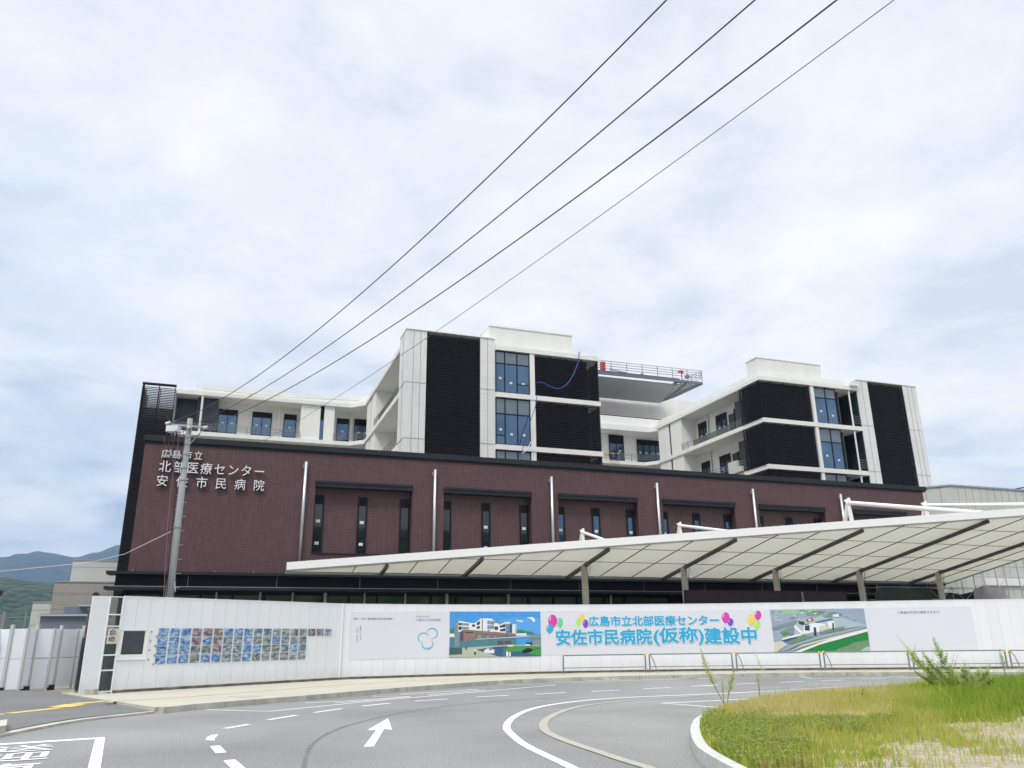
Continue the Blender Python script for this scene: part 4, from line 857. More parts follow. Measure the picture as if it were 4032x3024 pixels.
onpath('emblem', PC, ringarc(1797, 552, 108, -106, 172, 27, 27) + ringarc(1622, 650, 110, 17, 244, 27, 27) + ringarc(1700, 765, 112, 149, 400, 27, 27), M_logo, b1, .0115)
onpath('emblem_tail', PC, [(0, [P3(1672, 832), P3(1690, 842), P3(1790, 838), P3(1800, 850), P3(1700, 855), P3(1676, 846)])], M_logo, b1, .0125)
# --- picture 1: architect's view
def P4(x, y): return hs(PC, 1750 + x / 5.53, 2390 + y / 5.53)
pics = dict(sky=s2l((70, 150, 220)), skyl=s2l((88, 162, 226)), wht=s2l((225, 228, 230)), gry=s2l((125, 140, 145)), drk=s2l((50, 58, 68)), brn=s2l((140, 115, 108)), brd=s2l((95, 75, 75)), teal=s2l((75, 125, 140)), road=s2l((52, 92, 135)), grn=s2l((70, 150, 60)), hil=s2l((60, 130, 95)), pav=s2l((175, 185, 165)), blu=s2l((90, 140, 190)), blk=s2l((25, 28, 36)), car=s2l((225, 226, 230)), fen=s2l((60, 95, 90)), navy=s2l((60, 75, 130)), red=s2l((190, 60, 50)), pale=s2l((165, 185, 190)), lgr=s2l((150, 190, 150)), dgr=s2l((25, 125, 60)), mgr=s2l((110, 140, 110)), cream=s2l((205, 200, 185)), town=s2l((150, 165, 185)))
PM = [mat('print ' + k, c, .5, noise=.10 if k in ('sky', 'grn', 'dgr', 'lgr', 'town', 'teal', 'mgr', 'hil') else 0, scale=5) for k, c in pics.items()]; PI = {k: i for i, k in enumerate(pics)}
def picture(T, px, shapes, off=.010):
    for i, (k, L_) in enumerate(shapes): onpath('printed_shape', PC, [(0, [px(*p) for p in L_])], PM[PI[k]], T, off + .0012 * (i % 9) + .0004 * (i // 9)) if False else None
    # stack shapes by paint order
    pol = {}
    for i, (k, L_) in enumerate(shapes): pol.setdefault(L_[0] if False else i, (k, L_))
    groups = []; 
    for i, (k, L_) in enumerate(shapes):
        onpath('printed_shape', PC, [(0, [px(*p) for p in L_])], PM[PI[k]], T, off + .0004 * i)
def rc(x0, y0, x1, y1, sk=0): return [(x0, y1), (x1, y1 + sk), (x1, y0 + sk), (x0, y0)]
pic1, _ = banner('printed architect view of the brick and white hospital under a blue sky with cars', [P_ for P_ in [(1768.5, 2589), (2130, 2582), (2127.5, 2408), (1771, 2408)]], PM[PI['sky']], .008, 'printed_picture', 'picture')
def win_row(x0, y0, x1, y1, n, k='drk', sk=0):
    w_ = (x1 - x0) / n; return [(k, rc(x0 + i * w_ + w_ * .2, y0 + sk * i / n, x0 + i * w_ + w_ * .8, y1 + sk * i / n)) for i in range(n)]
picture(pic1, P4, [('skyl', [(800, 400), (2095, 620), (2092, 240), (1500, 230)]), ('wht', [(1560, 280), (1720, 300), (1700, 330), (1580, 310)]), ('wht', [(1790, 230), (1920, 215), (1980, 290), (1950, 330), (1870, 260)]),
    ('hil', [(115, 600), (215, 600), (215, 452), (160, 470), (115, 510)]), ('hil', [(1560, 600), (1990, 600), (1900, 545), (1760, 515), (1640, 492), (1560, 508)]),
    ('wht', rc(110, 580, 215, 660)), ('teal', rc(110, 655, 220, 860)), ('gry', [(215, 860), (330, 860), (300, 300), (225, 295)]), ('wht', [(296, 540), (780, 530), (780, 350), (600, 350), (330, 308), (300, 320)]),
    ('drk', rc(305, 345, 372, 400)), ('drk', rc(305, 425, 372, 500)), ('gry', rc(375, 350, 530, 400, 8)), ('gry', rc(375, 430, 530, 480, 8)), ('drk', rc(600, 380, 665, 430)), ('wht', [(665, 520), (780, 500), (780, 262), (665, 350)]), ('drk', [(700, 400), (770, 380), (770, 300), (700, 345)]), ('drk', [(700, 480), (770, 470), (770, 410), (700, 430)]),
    ('wht', rc(776, 250, 930, 530)), ('drk', rc(812, 262, 830, 520)), ('wht', [(905, 300), (1050, 305), (1050, 262), (910, 242)]), ('wht', rc(928, 290, 1085, 540)), ('blu', rc(932, 298, 985, 375)), ('blu', rc(932, 395, 985, 480)), ('blu', rc(932, 495, 985, 530)), ('gry', rc(990, 305, 1082, 385)), ('gry', rc(990, 400, 1082, 480)),
    ('wht', rc(1085, 340, 1180, 540)), ('gry', [(1085, 350), (1165, 358), (1225, 345), (1190, 320), (1085, 305)]), ('drk', rc(1090, 425, 1165, 500)), ('wht', [(1165, 560), (1330, 560), (1330, 330), (1260, 360), (1165, 400)]), ('drk', [(1200, 450), (1325, 440), (1325, 368), (1200, 410)]), ('drk', [(1205, 530), (1325, 530), (1325, 460), (1205, 490)]),
    ('wht', rc(1330, 325, 1430, 365)), ('gry', rc(1330, 365, 1412, 440)), ('gry', rc(1330, 455, 1412, 530)), ('navy', rc(1420, 378, 1470, 550)), ('wht', rc(1472, 375, 1560, 575)), ('drk', rc(1533, 378, 1542, 560)),
    ('brn', [(335, 745), (1540, 640), (1535, 580), (412, 488), (340, 545)]), ('brd', [(335, 745), (410, 740), (410, 495), (340, 545)])] +
    [('drk', [(x0, y0), (x1, y0 - 8), (x1, y1 + 10), (x0, y1)]) for x0, x1, y0, y1 in ((690, 830, 690, 575), (875, 1000, 675, 588), (1043, 1150, 662, 596), (1187, 1285, 650, 602), (1316, 1405, 640, 610), (1445, 1510, 630, 618))] +
    [('gry', [(x0 + 12, y0 - 3), (x1 - 12, y0 - 9), (x1 - 12, y1 + 22), (x0 + 12, y1 + 18)]) for x0, x1, y0, y1 in ((690, 830, 690, 575), (875, 1000, 675, 588), (1043, 1150, 662, 596), (1187, 1285, 650, 602))] +
    [('drk', rc(445, 540, 625, 562, 6)), ('teal', rc(320, 740, 1560, 885, -60)), ('brd', rc(1150, 735, 1455, 840)), ('pav', [(105, 1092), (1180, 1080), (680, 930), (1150, 860), (1560, 850), (2090, 850), (2090, 830), (1400, 820), (380, 890), (105, 1050)]),
     ('road', [(1180, 1080), (2098, 1065), (2096, 860), (1310, 860), (680, 930)]), ('grn', [(1310, 960), (1440, 978), (1700, 955), (2096, 890), (2094, 858), (1480, 855), (1330, 900)]), ('grn', [(1780, 1015), (2098, 1050), (2097, 910), (1900, 945)]), ('fen', [(103, 1048), (382, 1028), (380, 890), (105, 880)]),
     ('wht', [(650, 712), (1560, 660), (1870, 636), (1840, 625), (1250, 668), (700, 698)]), ('wht', rc(1560, 575, 1785, 625)), ('gry', rc(1865, 600, 2094, 690, -8)), ('drk', rc(1780, 770, 1905, 835)), ('gry', rc(1908, 700, 2094, 830)),
     ('car', [(850, 990), (945, 1005), (1075, 1010), (1080, 935), (1020, 905), (930, 905), (860, 945)]), ('blk', [(970, 940), (1040, 935), (1010, 912), (965, 918)]), ('car', rc(1370, 830, 1490, 862)), ('blk', [(1690, 1000), (1820, 1000), (1925, 950), (1890, 900), (1800, 890), (1700, 940)]), ('car', rc(1760, 810, 1860, 838)),
     ('car', rc(640, 930, 690, 985)), ('blk', rc(645, 965, 680, 1040)), ('car', rc(1338, 970, 1385, 1075)), ('car', rc(1400, 985, 1438, 1075)), ('gry', rc(1085, 712, 1094, 1050)), ('gry', rc(1287, 712, 1298, 1078)), ('gry', rc(815, 712, 820, 990)), ('gry', rc(1538, 690, 1544, 840)), ('blk', rc(455, 870, 480, 930))])
# --- banner 2: title
b2, _ = banner('wide pale banner with large cyan Japanese title lettering and coloured balloons', [(2131, 2580), (3045, 2569), (3031, 2401), (2128.5, 2407)], M_hoard2)
def line(T, txt, p0, p1, off):             # p0: left-bottom px, p1: right-top px
    a, b = hs(PC, *p0), hs(PC, *p1); h = b[1] - a[1]
    V, F = textmesh(txt); x0, x1, y0, y1 = bounds(V); sx = (b[0] - a[0]) / (x1 - x0); sz = h / (y1 - y0)
    for mt, of, rad, n, ds, dz in ((M_shade, off, .066, 8, .014, -.016), (M_canf, off + .003, .066, 14, 0, 0), (M_blue, off + .0072, .034, 8, 0, 0)):
        mb = MB()
        for k in range(n + 1):
            cx_, cy_ = (rad * cos(2 * pi * k / n), rad * sin(2 * pi * k / n)) if k < n else (0, 0)
            o_ = onpath('tmp', PC, [(0, [(a[0] + (V[i][0] + cx_ - x0) * sx + ds, a[1] + (V[i][1] + cy_ - y0) * sz + dz) for i in f]) for f in F], mt, T, of + .0003 * k)
            b0 = len(mb.v); mb.v += [tuple(v.co + ORG[T.name][0]) for v in o_.data.vertices]; mb.f += [tuple(b0 + q for q in p.vertices) for p in o_.data.polygons]; mb.m += [0] * len(o_.data.polygons); me_ = o_.data; bpy.data.objects.remove(o_); bpy.data.meshes.remove(me_)
        mb.build({M_shade: 'lettering_shadow', M_canf: 'lettering_outline', M_blue: 'lettering'}[mt], mt, T)
line(b2, '広島市立北部医療センター', (2318, 2466), (2828, 2422), .011)
line(b2, '安佐市民病院', (2190, 2540.5), (2563, 2476), .018)
line(b2, '(仮称)', (2577, 2540), (2766, 2470), .018)
line(b2, '建設中', (2777, 2535), (2974, 2470), .018)
M_bal = {k: mat('balloon ' + k, s2l(c), .5) for k, c in dict(pink=(212, 62, 172), green=(100, 205, 145), cyan=(50, 165, 205), yellow=(232, 205, 90), lime=(175, 222, 105), violet=(118, 78, 190)).items()}
M_hi = mat('balloon highlight', (.8, .75, .85), .5)
def P5(x, y): return 2100 + x / 4.096, 2380 + y / 4.096
def P6(x, y): return 2560 + x / 4.424, 2380 + y / 4.424
bi = 0
for f_, col, x, y, rx_, ry_, tail in ((P5, 'green', 430, 298, 50, 82, 1), (P5, 'pink', 310, 273, 74, 110, 1), (P5, 'cyan', 265, 393, 60, 76, 1), (P5, 'yellow', 781, 215, 48, 66, 0), (P5, 'lime', 728, 290, 46, 60, 1), (P5, 'violet', 840, 312, 46, 70, 1), (P6, 'violet', 1397, 310, 54, 70, 0), (P6, 'pink', 1315, 232, 70, 97, 1), (P6, 'yellow', 1757, 265, 68, 92, 1), (P6, 'pink', 1876, 190, 60, 82, 0), (P6, 'lime', 1862, 355, 60, 80, 1)):
    def q_(px, py): return hs(PC, *f_(px, py))
    egg = [q_(x + rx_ * cos(R(a)) * (1 - .18 * max(0, -sin(R(a)))), y - ry_ * sin(R(a))) for a in range(0, 360, 18)]
    off = .0125 + .002 * bi * .5; bi += 1
    o_ = onpath('balloon', PC, [(0, egg)], M_bal[col], b2, off)
    onpath('highlight', PC, [(0, [q_(x - rx_ * .75, y - ry_ * .1), q_(x - rx_ * .55, y - ry_ * .1), q_(x - rx_ * .35, y - ry_ * .7), q_(x - rx_ * .5, y - ry_ * .72)])], M_hi, o_, off + .001)
    if tail: onpath('string', PC, [(0, [q_(x - 3, y + ry_), q_(x + 3, y + ry_), q_(x - 12, y + ry_ + 45), q_(x - 16, y + ry_ + 42)])], M_shade, o_, off + .001)
# --- picture 2: aerial view
def P7(x, y): return hs(PC, 3000 + x / 4.424, 2380 + y / 4.424)
pic2, _ = banner('printed aerial view of the hospital, a road and green riverbank', [(3051, 2567), (3427, 2564.5), (3401, 2395), (3031, 2401)], PM[PI['town']], .008, 'printed_picture', 'picture')
rr = random.Random(4)
shp = [('lgr', [(200, 180), (700, 160), (990, 120), (960, 85), (420, 100), (260, 130)]), ('mgr', [(780, 200), (1000, 180), (1150, 120), (900, 110), (780, 150)])]
for k in range(46):
    x = rr.uniform(160, 1720); y = rr.uniform(100, 330) + (30 if x < 600 else 0); w_ = rr.uniform(30, 90)
    if 620 < x < 1400 and y > 180: continue
    shp.append((rr.choice(['wht', 'pale', 'gry', 'mgr', 'cream', 'pale']), [(x, y + 14), (x + w_, y + 4), (x + w_ - 12, y - 12), (x - 10, y - 4)]))
shp += [('gry', [(180, 430), (700, 330), (1400, 170), (1380, 150), (700, 250), (290, 360), (180, 400)]), ('pale', [(560, 560), (1260, 440), (1820, 370), (1400, 230), (700, 240), (570, 350)]), ('wht', [(570, 350), (700, 470), (680, 510), (560, 400)]),
    ('drk', [(640, 340), (740, 370), (740, 300), (640, 290)]), ('wht', [(720, 480), (980, 480), (1110, 340), (940, 320), (730, 350)]), ('drk', [(745, 450), (830, 460), (830, 360), (745, 370)]), ('cream', [(990, 460), (1160, 425), (1130, 360), (1000, 380)]), ('wht', [(1130, 300), (1260, 290), (1270, 400), (1170, 420)]), ('navy', [(940, 325), (1240, 265), (1210, 245), (930, 305)]), ('navy', [(745, 365), (830, 345), (810, 330), (740, 345)]),
    ('red', [(790, 305), (905, 285), (870, 240), (755, 262)]), ('wht', [(815, 288), (860, 280), (845, 255), (800, 262)]), ('pale', [(910, 300), (1120, 255), (1040, 195), (880, 230)]), ('gry', [(1150, 200), (1215, 220), (1400, 180), (1260, 115), (1140, 145)]), ('wht', [(1225, 215), (1350, 215), (1320, 160), (1230, 185)]),
    ('gry', [(180, 440), (330, 430), (290, 380), (220, 380)]), ('gry', [(300, 490), (550, 530), (560, 400), (470, 400)]), ('grn', [(330, 500), (380, 550), (470, 510), (430, 470)]), ('wht', [(340, 620), (690, 540), (680, 505), (350, 590)]), ('wht', [(690, 520), (860, 490), (850, 465), (670, 470)]), ('mgr', [(430, 660), (500, 690), (900, 560), (700, 530)]), ('mgr', [(1000, 520), (1450, 430), (1420, 380), (1100, 450)]), ('drk', [(905, 545), (950, 550), (940, 395), (898, 400)]), ('drk', [(1228, 460), (1255, 450), (1250, 320), (1222, 325)]), ('navy', [(350, 630), (400, 650), (620, 580), (600, 560)]),
    ('cream', [(215, 820), (260, 820), (440, 700), (340, 640), (205, 660)]), ('town', [(250, 830), (420, 800), (640, 690), (1150, 560), (1822, 395), (1818, 370), (1100, 520), (560, 680)]), ('mgr', [(400, 828), (700, 690), (1150, 575), (1822, 410), (1822, 395), (1150, 560), (640, 690)]), ('cream', [(470, 828), (700, 735), (1150, 610), (1824, 440), (1824, 415), (1150, 580), (700, 700)]), ('mgr', [(520, 828), (720, 765), (1150, 640), (1200, 600), (700, 735)]),
    ('wht', [(550, 828), (690, 822), (1400, 590), (1835, 470), (1830, 430), (1180, 600)]), ('dgr', [(690, 822), (1888, 815), (1838, 475), (1400, 590), (1000, 700)]), ('mgr', [(1250, 818), (1888, 815), (1860, 620), (1600, 660), (1500, 720), (1320, 770)]), ('pale', [(1700, 816), (1888, 815), (1875, 720), (1760, 770)])]
picture(pic2, P7, shp, .010)
# --- banner 3: notice text
b3, _ = banner('plain pale banner with one line of small grey Japanese notice text', [(3429, 2564), (3853, 2561), (3822, 2388), (3402.5, 2394.5)], M_hoard2)
def P8(x, y): return hs(PC, 3500 + x / 4.158, 2350 + y / 4.158)
textat(b3, '工事進捗状況が確認できます。', P8(132, 280), P8(838, 228), M_ink, .011, .008)
# --- display window and level meter
def pS(x, y): return hs(PS, x, y)
def P9(x, y): return pS(400 + x / 11.06, 2450 + y / 11.06)
dw, _ = banner('dark display window in a white frame at the left end of the hoarding', [(458, 2598), (569, 2596), (584, 2480), (476, 2479)], M_canf, .02, 'display_window', 'display window', PS)
qd = [P9(805, 1410), P9(1755, 1385), P9(1890, 385), P9(965, 385)]
onpath('screen', PS, [(0, qd)], M_frame, dw, .024); qi = [P9(835, 1378), P9(1728, 1360), P9(1855, 412), P9(985, 410)]
onpath('screen', PS, [(0, qi)], mat('dark screen glass', (.030, .042, .052), .12, noise=.5, scale=1.2, spec=.8), dw, .028)
fz = MB()
for a, b in zip([P9(640, 1640), P9(1860, 1600), P9(2030, 320), P9(850, 330)], [P9(1860, 1600), P9(2030, 320), P9(850, 330), P9(640, 1640)]): fz.bar(path_point(PS, a[0], a[1], .02), path_point(PS, b[0], b[1], .02), .03, .03)
fz.build('frame', M_canf, dw)
for i, (x, y) in enumerate([(597, 2487.7), (592, 2524), (588, 2560), (584, 2597), (617, 2505), (616, 2509), (612, 2541), (611, 2546), (608, 2578), (607, 2582), (603, 2615)]):
    s_, z_ = pS(x, y); c = path_point(PS, s_, z_, .01); tag(MB().box(c[0] - .02, c[0] + .02, c[1] - .02, c[1] + .02, z_ - .02, z_ + .02).build('bolt', M_inkg, org=c), ['highest dark bolt head right of the display window', 'second dark bolt head down, right of the display window', 'third dark bolt head down, right of the display window', 'lowest dark bolt head near the display window frame', 'upper bolt of the pair beside the top photo row', 'lower bolt of the pair beside the top photo row', 'upper bolt of the pair beside the second photo row', 'lower bolt of the pair beside the second photo row', 'upper bolt of the pair beside the third photo row', 'lower bolt of the pair beside the third photo row', 'single bolt head at the corner of the bottom photo row'][i], 'bolt', 'bolt heads beside the display window')
lvl = thing('noise_meter', 'cream noise and vibration meter board with two dark numeric displays on the clear strip', 'meter', E1 + Vector((0, 0, 1.9)))
PE = [E1 + (HS0 - E1) * 0, E1 + (HS0 - E1).normalized() * .5]
def P10(x, y): return hs(PE, 400 + x / 11.06, 2450 + y / 11.06)
M_cream = mat('cream board', (.62, .58, .42), .6)
onpath('board', PE, [(0, [P10(150, 945), P10(640, 935), P10(755, 268), P10(262, 272)])], M_cream, lvl, .06)
M_disp = mat('display black', (.01, .008, .03), .3); M_seg = mat('display segment', (.55, .52, .68), .5)
onpath('display', PE, [(0, [P10(318, 555), P10(562, 555), P10(588, 368), P10(350, 368)])], M_disp, lvl, .062); onpath('display', PE, [(0, [P10(262, 835), P10(515, 842), P10(545, 652), P10(290, 660)])], M_disp, lvl, .062)
def tt(T, P, a, b, txt, mt, off, bold): onpath('lettering', P, textpolys(txt, a[0], b[0], a[1], b[1], bold), mt, T, off)
tt(lvl, PE, P10(340, 545), P10(570, 378), '48', M_seg, .064, .02); tt(lvl, PE, P10(285, 828), P10(528, 668), '36', M_seg, .064, .02)
tt(lvl, PE, P10(400, 352), P10(545, 298), '騒音', M_ink, .062, .0); tt(lvl, PE, P10(360, 640), P10(500, 592), '振動', M_ink, .062, .0); tt(lvl, PE, P10(590, 545), P10(645, 505), 'dB', M_ink, .062, 0); tt(lvl, PE, P10(545, 828), P10(600, 790), 'dB', M_ink, .062, 0)
# --- site photos
def photomat(name, a, b, c):
    M = bpy.data.materials.new(name); M.use_nodes = True; t = M.node_tree; bs = t.nodes['Principled BSDF']; bs.inputs['Roughness'].default_value = .35
    g = t.nodes.new('ShaderNodeNewGeometry'); n = t.nodes.new('ShaderNodeTexNoise'); n.inputs['Scale'].default_value = 6; n.inputs['Detail'].default_value = 5; n.inputs['Distortion'].default_value = .5
    mp = t.nodes.new('ShaderNodeMapping'); mp.inputs['Scale'].default_value = (1, 1, 1.8); t.links.new(g.outputs['Position'], mp.inputs[0]); t.links.new(mp.outputs[0], n.inputs['Vector'])
    r = t.nodes.new('ShaderNodeValToRGB'); e = r.color_ramp.elements; e[0].position = .36; e[0].color = (*a, 1); e[1].position = .64; e[1].color = (*c, 1); k = r.color_ramp.elements.new(.5); k.color = (*b, 1)
    t.links.new(n.outputs[0], r.inputs[0]); t.links.new(r.outputs[0], bs.inputs['Base Color']); return M
PHM = {'blue': photomat('photo blue', s2l((50, 88, 140)), s2l((105, 145, 190)), s2l((178, 200, 222))), 'brown': photomat('photo brown', s2l((72, 62, 72)), s2l((125, 112, 118)), s2l((180, 175, 175))), 'grey': photomat('photo grey', s2l((70, 90, 110)), s2l((125, 142, 152)), s2l((185, 196, 200))), 'green': photomat('photo green', s2l((72, 88, 92)), s2l((122, 134, 136)), s2l((180, 180, 175)))}
ordn = ['first', 'second', 'third', 'fourth', 'fifth', 'sixth', 'seventh', 'eighth', 'ninth', 'tenth', 'eleventh', 'twelfth', 'thirteenth', 'fourteenth', 'fifteenth', 'sixteenth', 'seventeenth', 'eighteenth']
sA, zA = pS(626, 2474); sB, _z = pS(1305.5, 2475); pit = (sB - sA + .075) / 18
zrow = [pS(626, 2474)[1], pS(622, 2510.5)[1], pS(618, 2546)[1], pS(615, 2582)[1]]; zlow = pS(611, 2614)[1]; rp_ = (zrow[0] - zrow[3]) / 3; ph_ = zrow[3] - zlow
kinds = ['bbb' 'rrr' 'bbb' 'ggg' 'nnn' 'rrg', 'bbb' 'rbr' 'ngb' 'nnb' 'gng', 'bbb' 'nnr' 'ggb' 'bnn' 'gbg', 'bbb' 'nbb' 'ngb' 'nnn' 'rgn']
kn = {'b': 'blue', 'r': 'brown', 'g': 'grey', 'n': 'green'}
for r_ in range(4):
    for c_ in range(18 if r_ == 0 else 15):
        s0_ = sA + c_ * pit; z1_ = zrow[0] - r_ * rp_; k = kn[kinds[r_][c_]]; c = path_point(PS, s0_, z1_ - ph_, 0)
        mb = MB(); a = path_point(PS, s0_, z1_ - ph_, .014); b = path_point(PS, s0_ + pit - .075, z1_ - ph_, .014); dv_ = Vector(b) - Vector(a); nn_ = Vector((dv_.y, -dv_.x, 0)).normalized() * .006
        a2, b2_ = Vector(a) + nn_, Vector(b) + nn_; mb.hexa([a[:2], b[:2], tuple(b2_[:2]), tuple(a2[:2])], z1_ - ph_, z1_)
        tag(mb.build('site_photo', PHM[k], org=c), '%s-toned site photo print, %s from the left in the %s row of the hoarding grid' % (k, ordn[c_], ['top', 'second', 'third', 'bottom'][r_]), 'photo print', 'site photo prints on the hoarding')
# ================================================================== GATE, FENCE CORNER
gt = thing('panel_gate', 'folding white panel gate with grey posts left of the hoarding, closed in a zigzag', 'gate', (-17, 31, 0))
M_gp = mat('gate panel', (.80, .83, .87), .35, rand=.02); M_gpost = mat('gate post', (.50, .51, .50), .5)
pp = [(-21.6, 30.4), (-20.7, 29.5), (-20.2, 30.6), (-19.3, 29.7), (-18.85, 30.45), (-18.31, 29.99), (-17.95, 30.6), (-17.50, 30.29), (-17.28, 31.1), (-16.50, 30.0), (-17.0, 31.9), (-16.33, 31.28), (-16.0, 30.2), (-15.55, 29.6)]
pp = [G(-160, 2718, .15), G(-95, 2722, .15), G(-40, 2715, .15), G(6, 2722, .15), G(71, 2720, .15), G(108, 2716, .15), G(178, 2713, .15), G(206, 2710, .15), G(276, 2704, .15), G(298, 2703, .15)]
for i, p in enumerate(pp):
    main = i % 2 == 1; zt = 2.42 if main else 2.3; r_ = .055 if main else .04
    MB().box(p[0] - r_, p[0] + r_, p[1] - r_, p[1] + r_, .1, zt).build('post', M_gpost, gt)
for i in range(len(pp) - 1):
    a, b = Vector((*pp[i][:2], 0)), Vector((*pp[i + 1][:2], 0)); mb = MB()
    for z0, z1 in ((.2, 1.22), (1.25, 2.28)): mb.bar(tuple(a + Vector((0, 0, (z0 + z1) / 2))), tuple(b + Vector((0, 0, (z0 + z1) / 2))), .02, z1 - z0)
    mb.build('gate_panel', M_gp, gt)
wb = MB()
for p in (pp[3], pp[5], pp[7]): wb.box(p[0] - .12, p[0] + .12, p[1] - .3, p[1] - .08, .02, .28); wb.tube([(p[0] + .1, p[1] - .25, .06), (p[0] + .16, p[1] - .25, .06)], .06, 8)
wb.box(pp[1][0], pp[5][0], pp[3][1] - .25, pp[3][1] - .12, .04, .1); wb.build('wheel_base', M_blackr, gt)
cp = thing('fence_corner_post', 'rusty pipe posts with a round black floodlight head beside the narrow hoarding panel', 'post', (-14.6, 28, 0))
a_ = G(310, 2722, .15)
MB().tube([(a_.x, a_.y + .25, 0), (a_.x + .0, a_.y + .25, 2.3)], .06, 8).build('pipe', M_metal, cp)
p1_ = onplane(345, 2470, Vector((-14.3, 28.2, 0)), Vector((0, 1, 0))); p2_ = onplane(352, 2400, Vector((-14.3, 28.2, 0)), Vector((0, 1, 0)))
mb = MB(); mb.tube([(p1_.x - .05, 28.2, 1.9), (p2_.x, 28.2, 2.85)], .035, 6); mb.tube([(p1_.x + .12, 28.25, 1.9), (p2_.x + .15, 28.25, 2.85)], .035, 6); mb.tube([(p2_.x - .05, 28.2, 2.85), (p2_.x + .35, 28.2, 2.9)], .05, 6); mb.build('brace_pipe', mat('rusty pipe', (.14, .10, .075), .8, noise=.4, scale=9), cp)
ph = onplane(380, 2345, Vector((0, 28.2, 0)), Vector((0, 1, 0)))
mb = MB(); mb.tube([(ph.x - .0, 28.1, ph.z), (ph.x - .0, 28.16, ph.z), (ph.x, 28.3, ph.z)], [.10, .125, .06], 16); mb.tube([(ph.x, 28.25, ph.z), (ph.x - .05, 28.25, 2.85)], .03, 6); mb.build('floodlight_head', M_blackr, cp)
dkp = MB(); dkp.hexa([tuple(G(305, 2722, 0)[:2]), tuple(G(330, 2722, 0)[:2]), tuple((G(330, 2722, 0) + Vector((0, .3, 0)))[:2]), tuple((G(305, 2722, 0) + Vector((0, .3, 0)))[:2])], .1, 2.4); dkp.build('dark_upright', M_blackr, cp)
# ================================================================== UTILITY POLE
PX, PY = -13.1, 30.85
up = thing('utility_pole', 'concrete utility pole with crossarm and switchgear standing behind the hoarding', 'utility pole', (PX, PY, 0))
def onp(x, y, dy=0): return onplane(x, y, Vector((PX, PY + dy, 0)), Vector((0, 1, 0)))
ztop = onp(741, 1649).z
MB().tube([(PX + .02, PY, 0), (PX, PY, ztop * .5), (PX, PY, ztop)], [.175, .138, .103], 20).build('shaft', M_pole, up, smooth=True)
MB().tube([(PX, PY, ztop), (PX, PY, ztop + .01)], .104, 20).build('cap', mat('pole cap', (.12, .13, .11), .8), up)
zA_ = onp(741, 1677).z
def arm(name, L_, r, mt=M_metal): return MB().tube([tuple(onp(x, y, dy)) for x, y, dy in L_], r, 6).build(name, mt, up)
a0, a1 = onp(655, 1671, -.12), onp(818, 1683, -.12)
MB().bar(tuple(a0), tuple(a1), .075, .075).build('crossarm', M_metal, up)
arm('arm_brace', [(745, 1752, -.12), (804, 1686, -.12)], .018); arm('bent_rod', [(735, 1722, -.14), (752, 1722, -.16), (788, 1711, -.16)], .012, M_blackr)
for x, y in ((658, 1667), (660, 1667), (744, 1683), (808, 1684)):
    p = onp(x, y, -.2); mb = MB(); mb.tube([(p.x - .07, p.y, p.z - .03), (p.x - .02, p.y, p.z), (p.x + .05, p.y, p.z + .02), (p.x + .1, p.y, p.z + .04)], [.03, .065, .045, .06], 10); mb.build('insulator', M_porc, up, smooth=True)
for L_ in ([(655, 1641, -.2), (665, 1652, -.2), (670, 1672, -.25), (678, 1697, -.25)], [(824, 1660, -.2), (828, 1668, -.2), (826, 1682, -.2)], [(766, 1667, -.2), (763, 1674, -.2)]): arm('lead_wire', L_, .014, M_blackr)
bxp = onp(683, 1693, -.35); mb = MB(); mb.box(bxp.x - .24, bxp.x + .22, bxp.y - .16, bxp.y + .2, bxp.z - .09, bxp.z + .13); mb.hexa([(bxp.x - .24, bxp.y - .16), (bxp.x + .22, bxp.y - .16), (bxp.x + .22, bxp.y + .2), (bxp.x - .24, bxp.y + .2)], bxp.z + .13, bxp.z + .15); mb.build('switch_box', M_porc, up)
bb = MB()
for x in (656, 669, 681, 695): p = onp(x, 1706, -.35); q = onp(x + 1, 1736 if x < 690 else 1722, -.35); bb.tube([tuple(p), tuple((p + q) / 2), tuple(q)], [.035, .045, .03], 8)
bb.build('bushing', M_blackr, up)
c2_ = onp(694, 1690, -.5); MB().tube([(c2_.x, c2_.y, c2_.z - .07), (c2_.x, c2_.y, c2_.z + .07)], .08, 10).build('switch_drum', M_porc, up)
for L_ in ([(645, 1716, -.3), (647, 1740, -.3), (660, 1765, -.2)], [(660, 1736, -.3), (668, 1755, -.3), (674, 1764, -.2)], [(676, 1728, -.3), (683, 1748, -.3), (687, 1763, -.2)], [(721, 1688, -.15), (724, 1710, -.15), (735, 1724, -.15)], [(706, 1707, -.3), (720, 1700, -.2), (745, 1690, -.15)]): arm('lead_wire', L_, .009, M_rust if L_[0][1] > 1715 else M_blackr)
for x, y in ((662, 1768), (674, 1770), (686, 1766)): p = onp(x, y, -.2); MB().tube([(p.x, p.y, p.z + .03), (p.x, p.y, p.z - .06)], [.04, .03], 8).build('arrester', M_blackr, up)
MB().bar(tuple(onp(643, 1795, -.18)), tuple(onp(716, 1795, -.18)), .06, .06).build('crossarm', M_metal, up)
arm('arrester_bracket', [(672, 1770, -.2), (673, 1794, -.2)], .05, M_metal); MB().bar(tuple(onp(684, 1846, -.15)), tuple(onp(712, 1846, -.15)), .06, .05).build('crossarm', M_metal, up)
for y in (1749, 1790, 1844, 1891, 2076):
    k = (y - 1650) / 697; xc = 741 - 63 * k; p = onp(xc, y); MB().tube([(PX, PY, p.z - .02), (PX, PY, p.z + .02)], .115 + .07 * k, 20).build('band', M_metal, up)
st = MB()
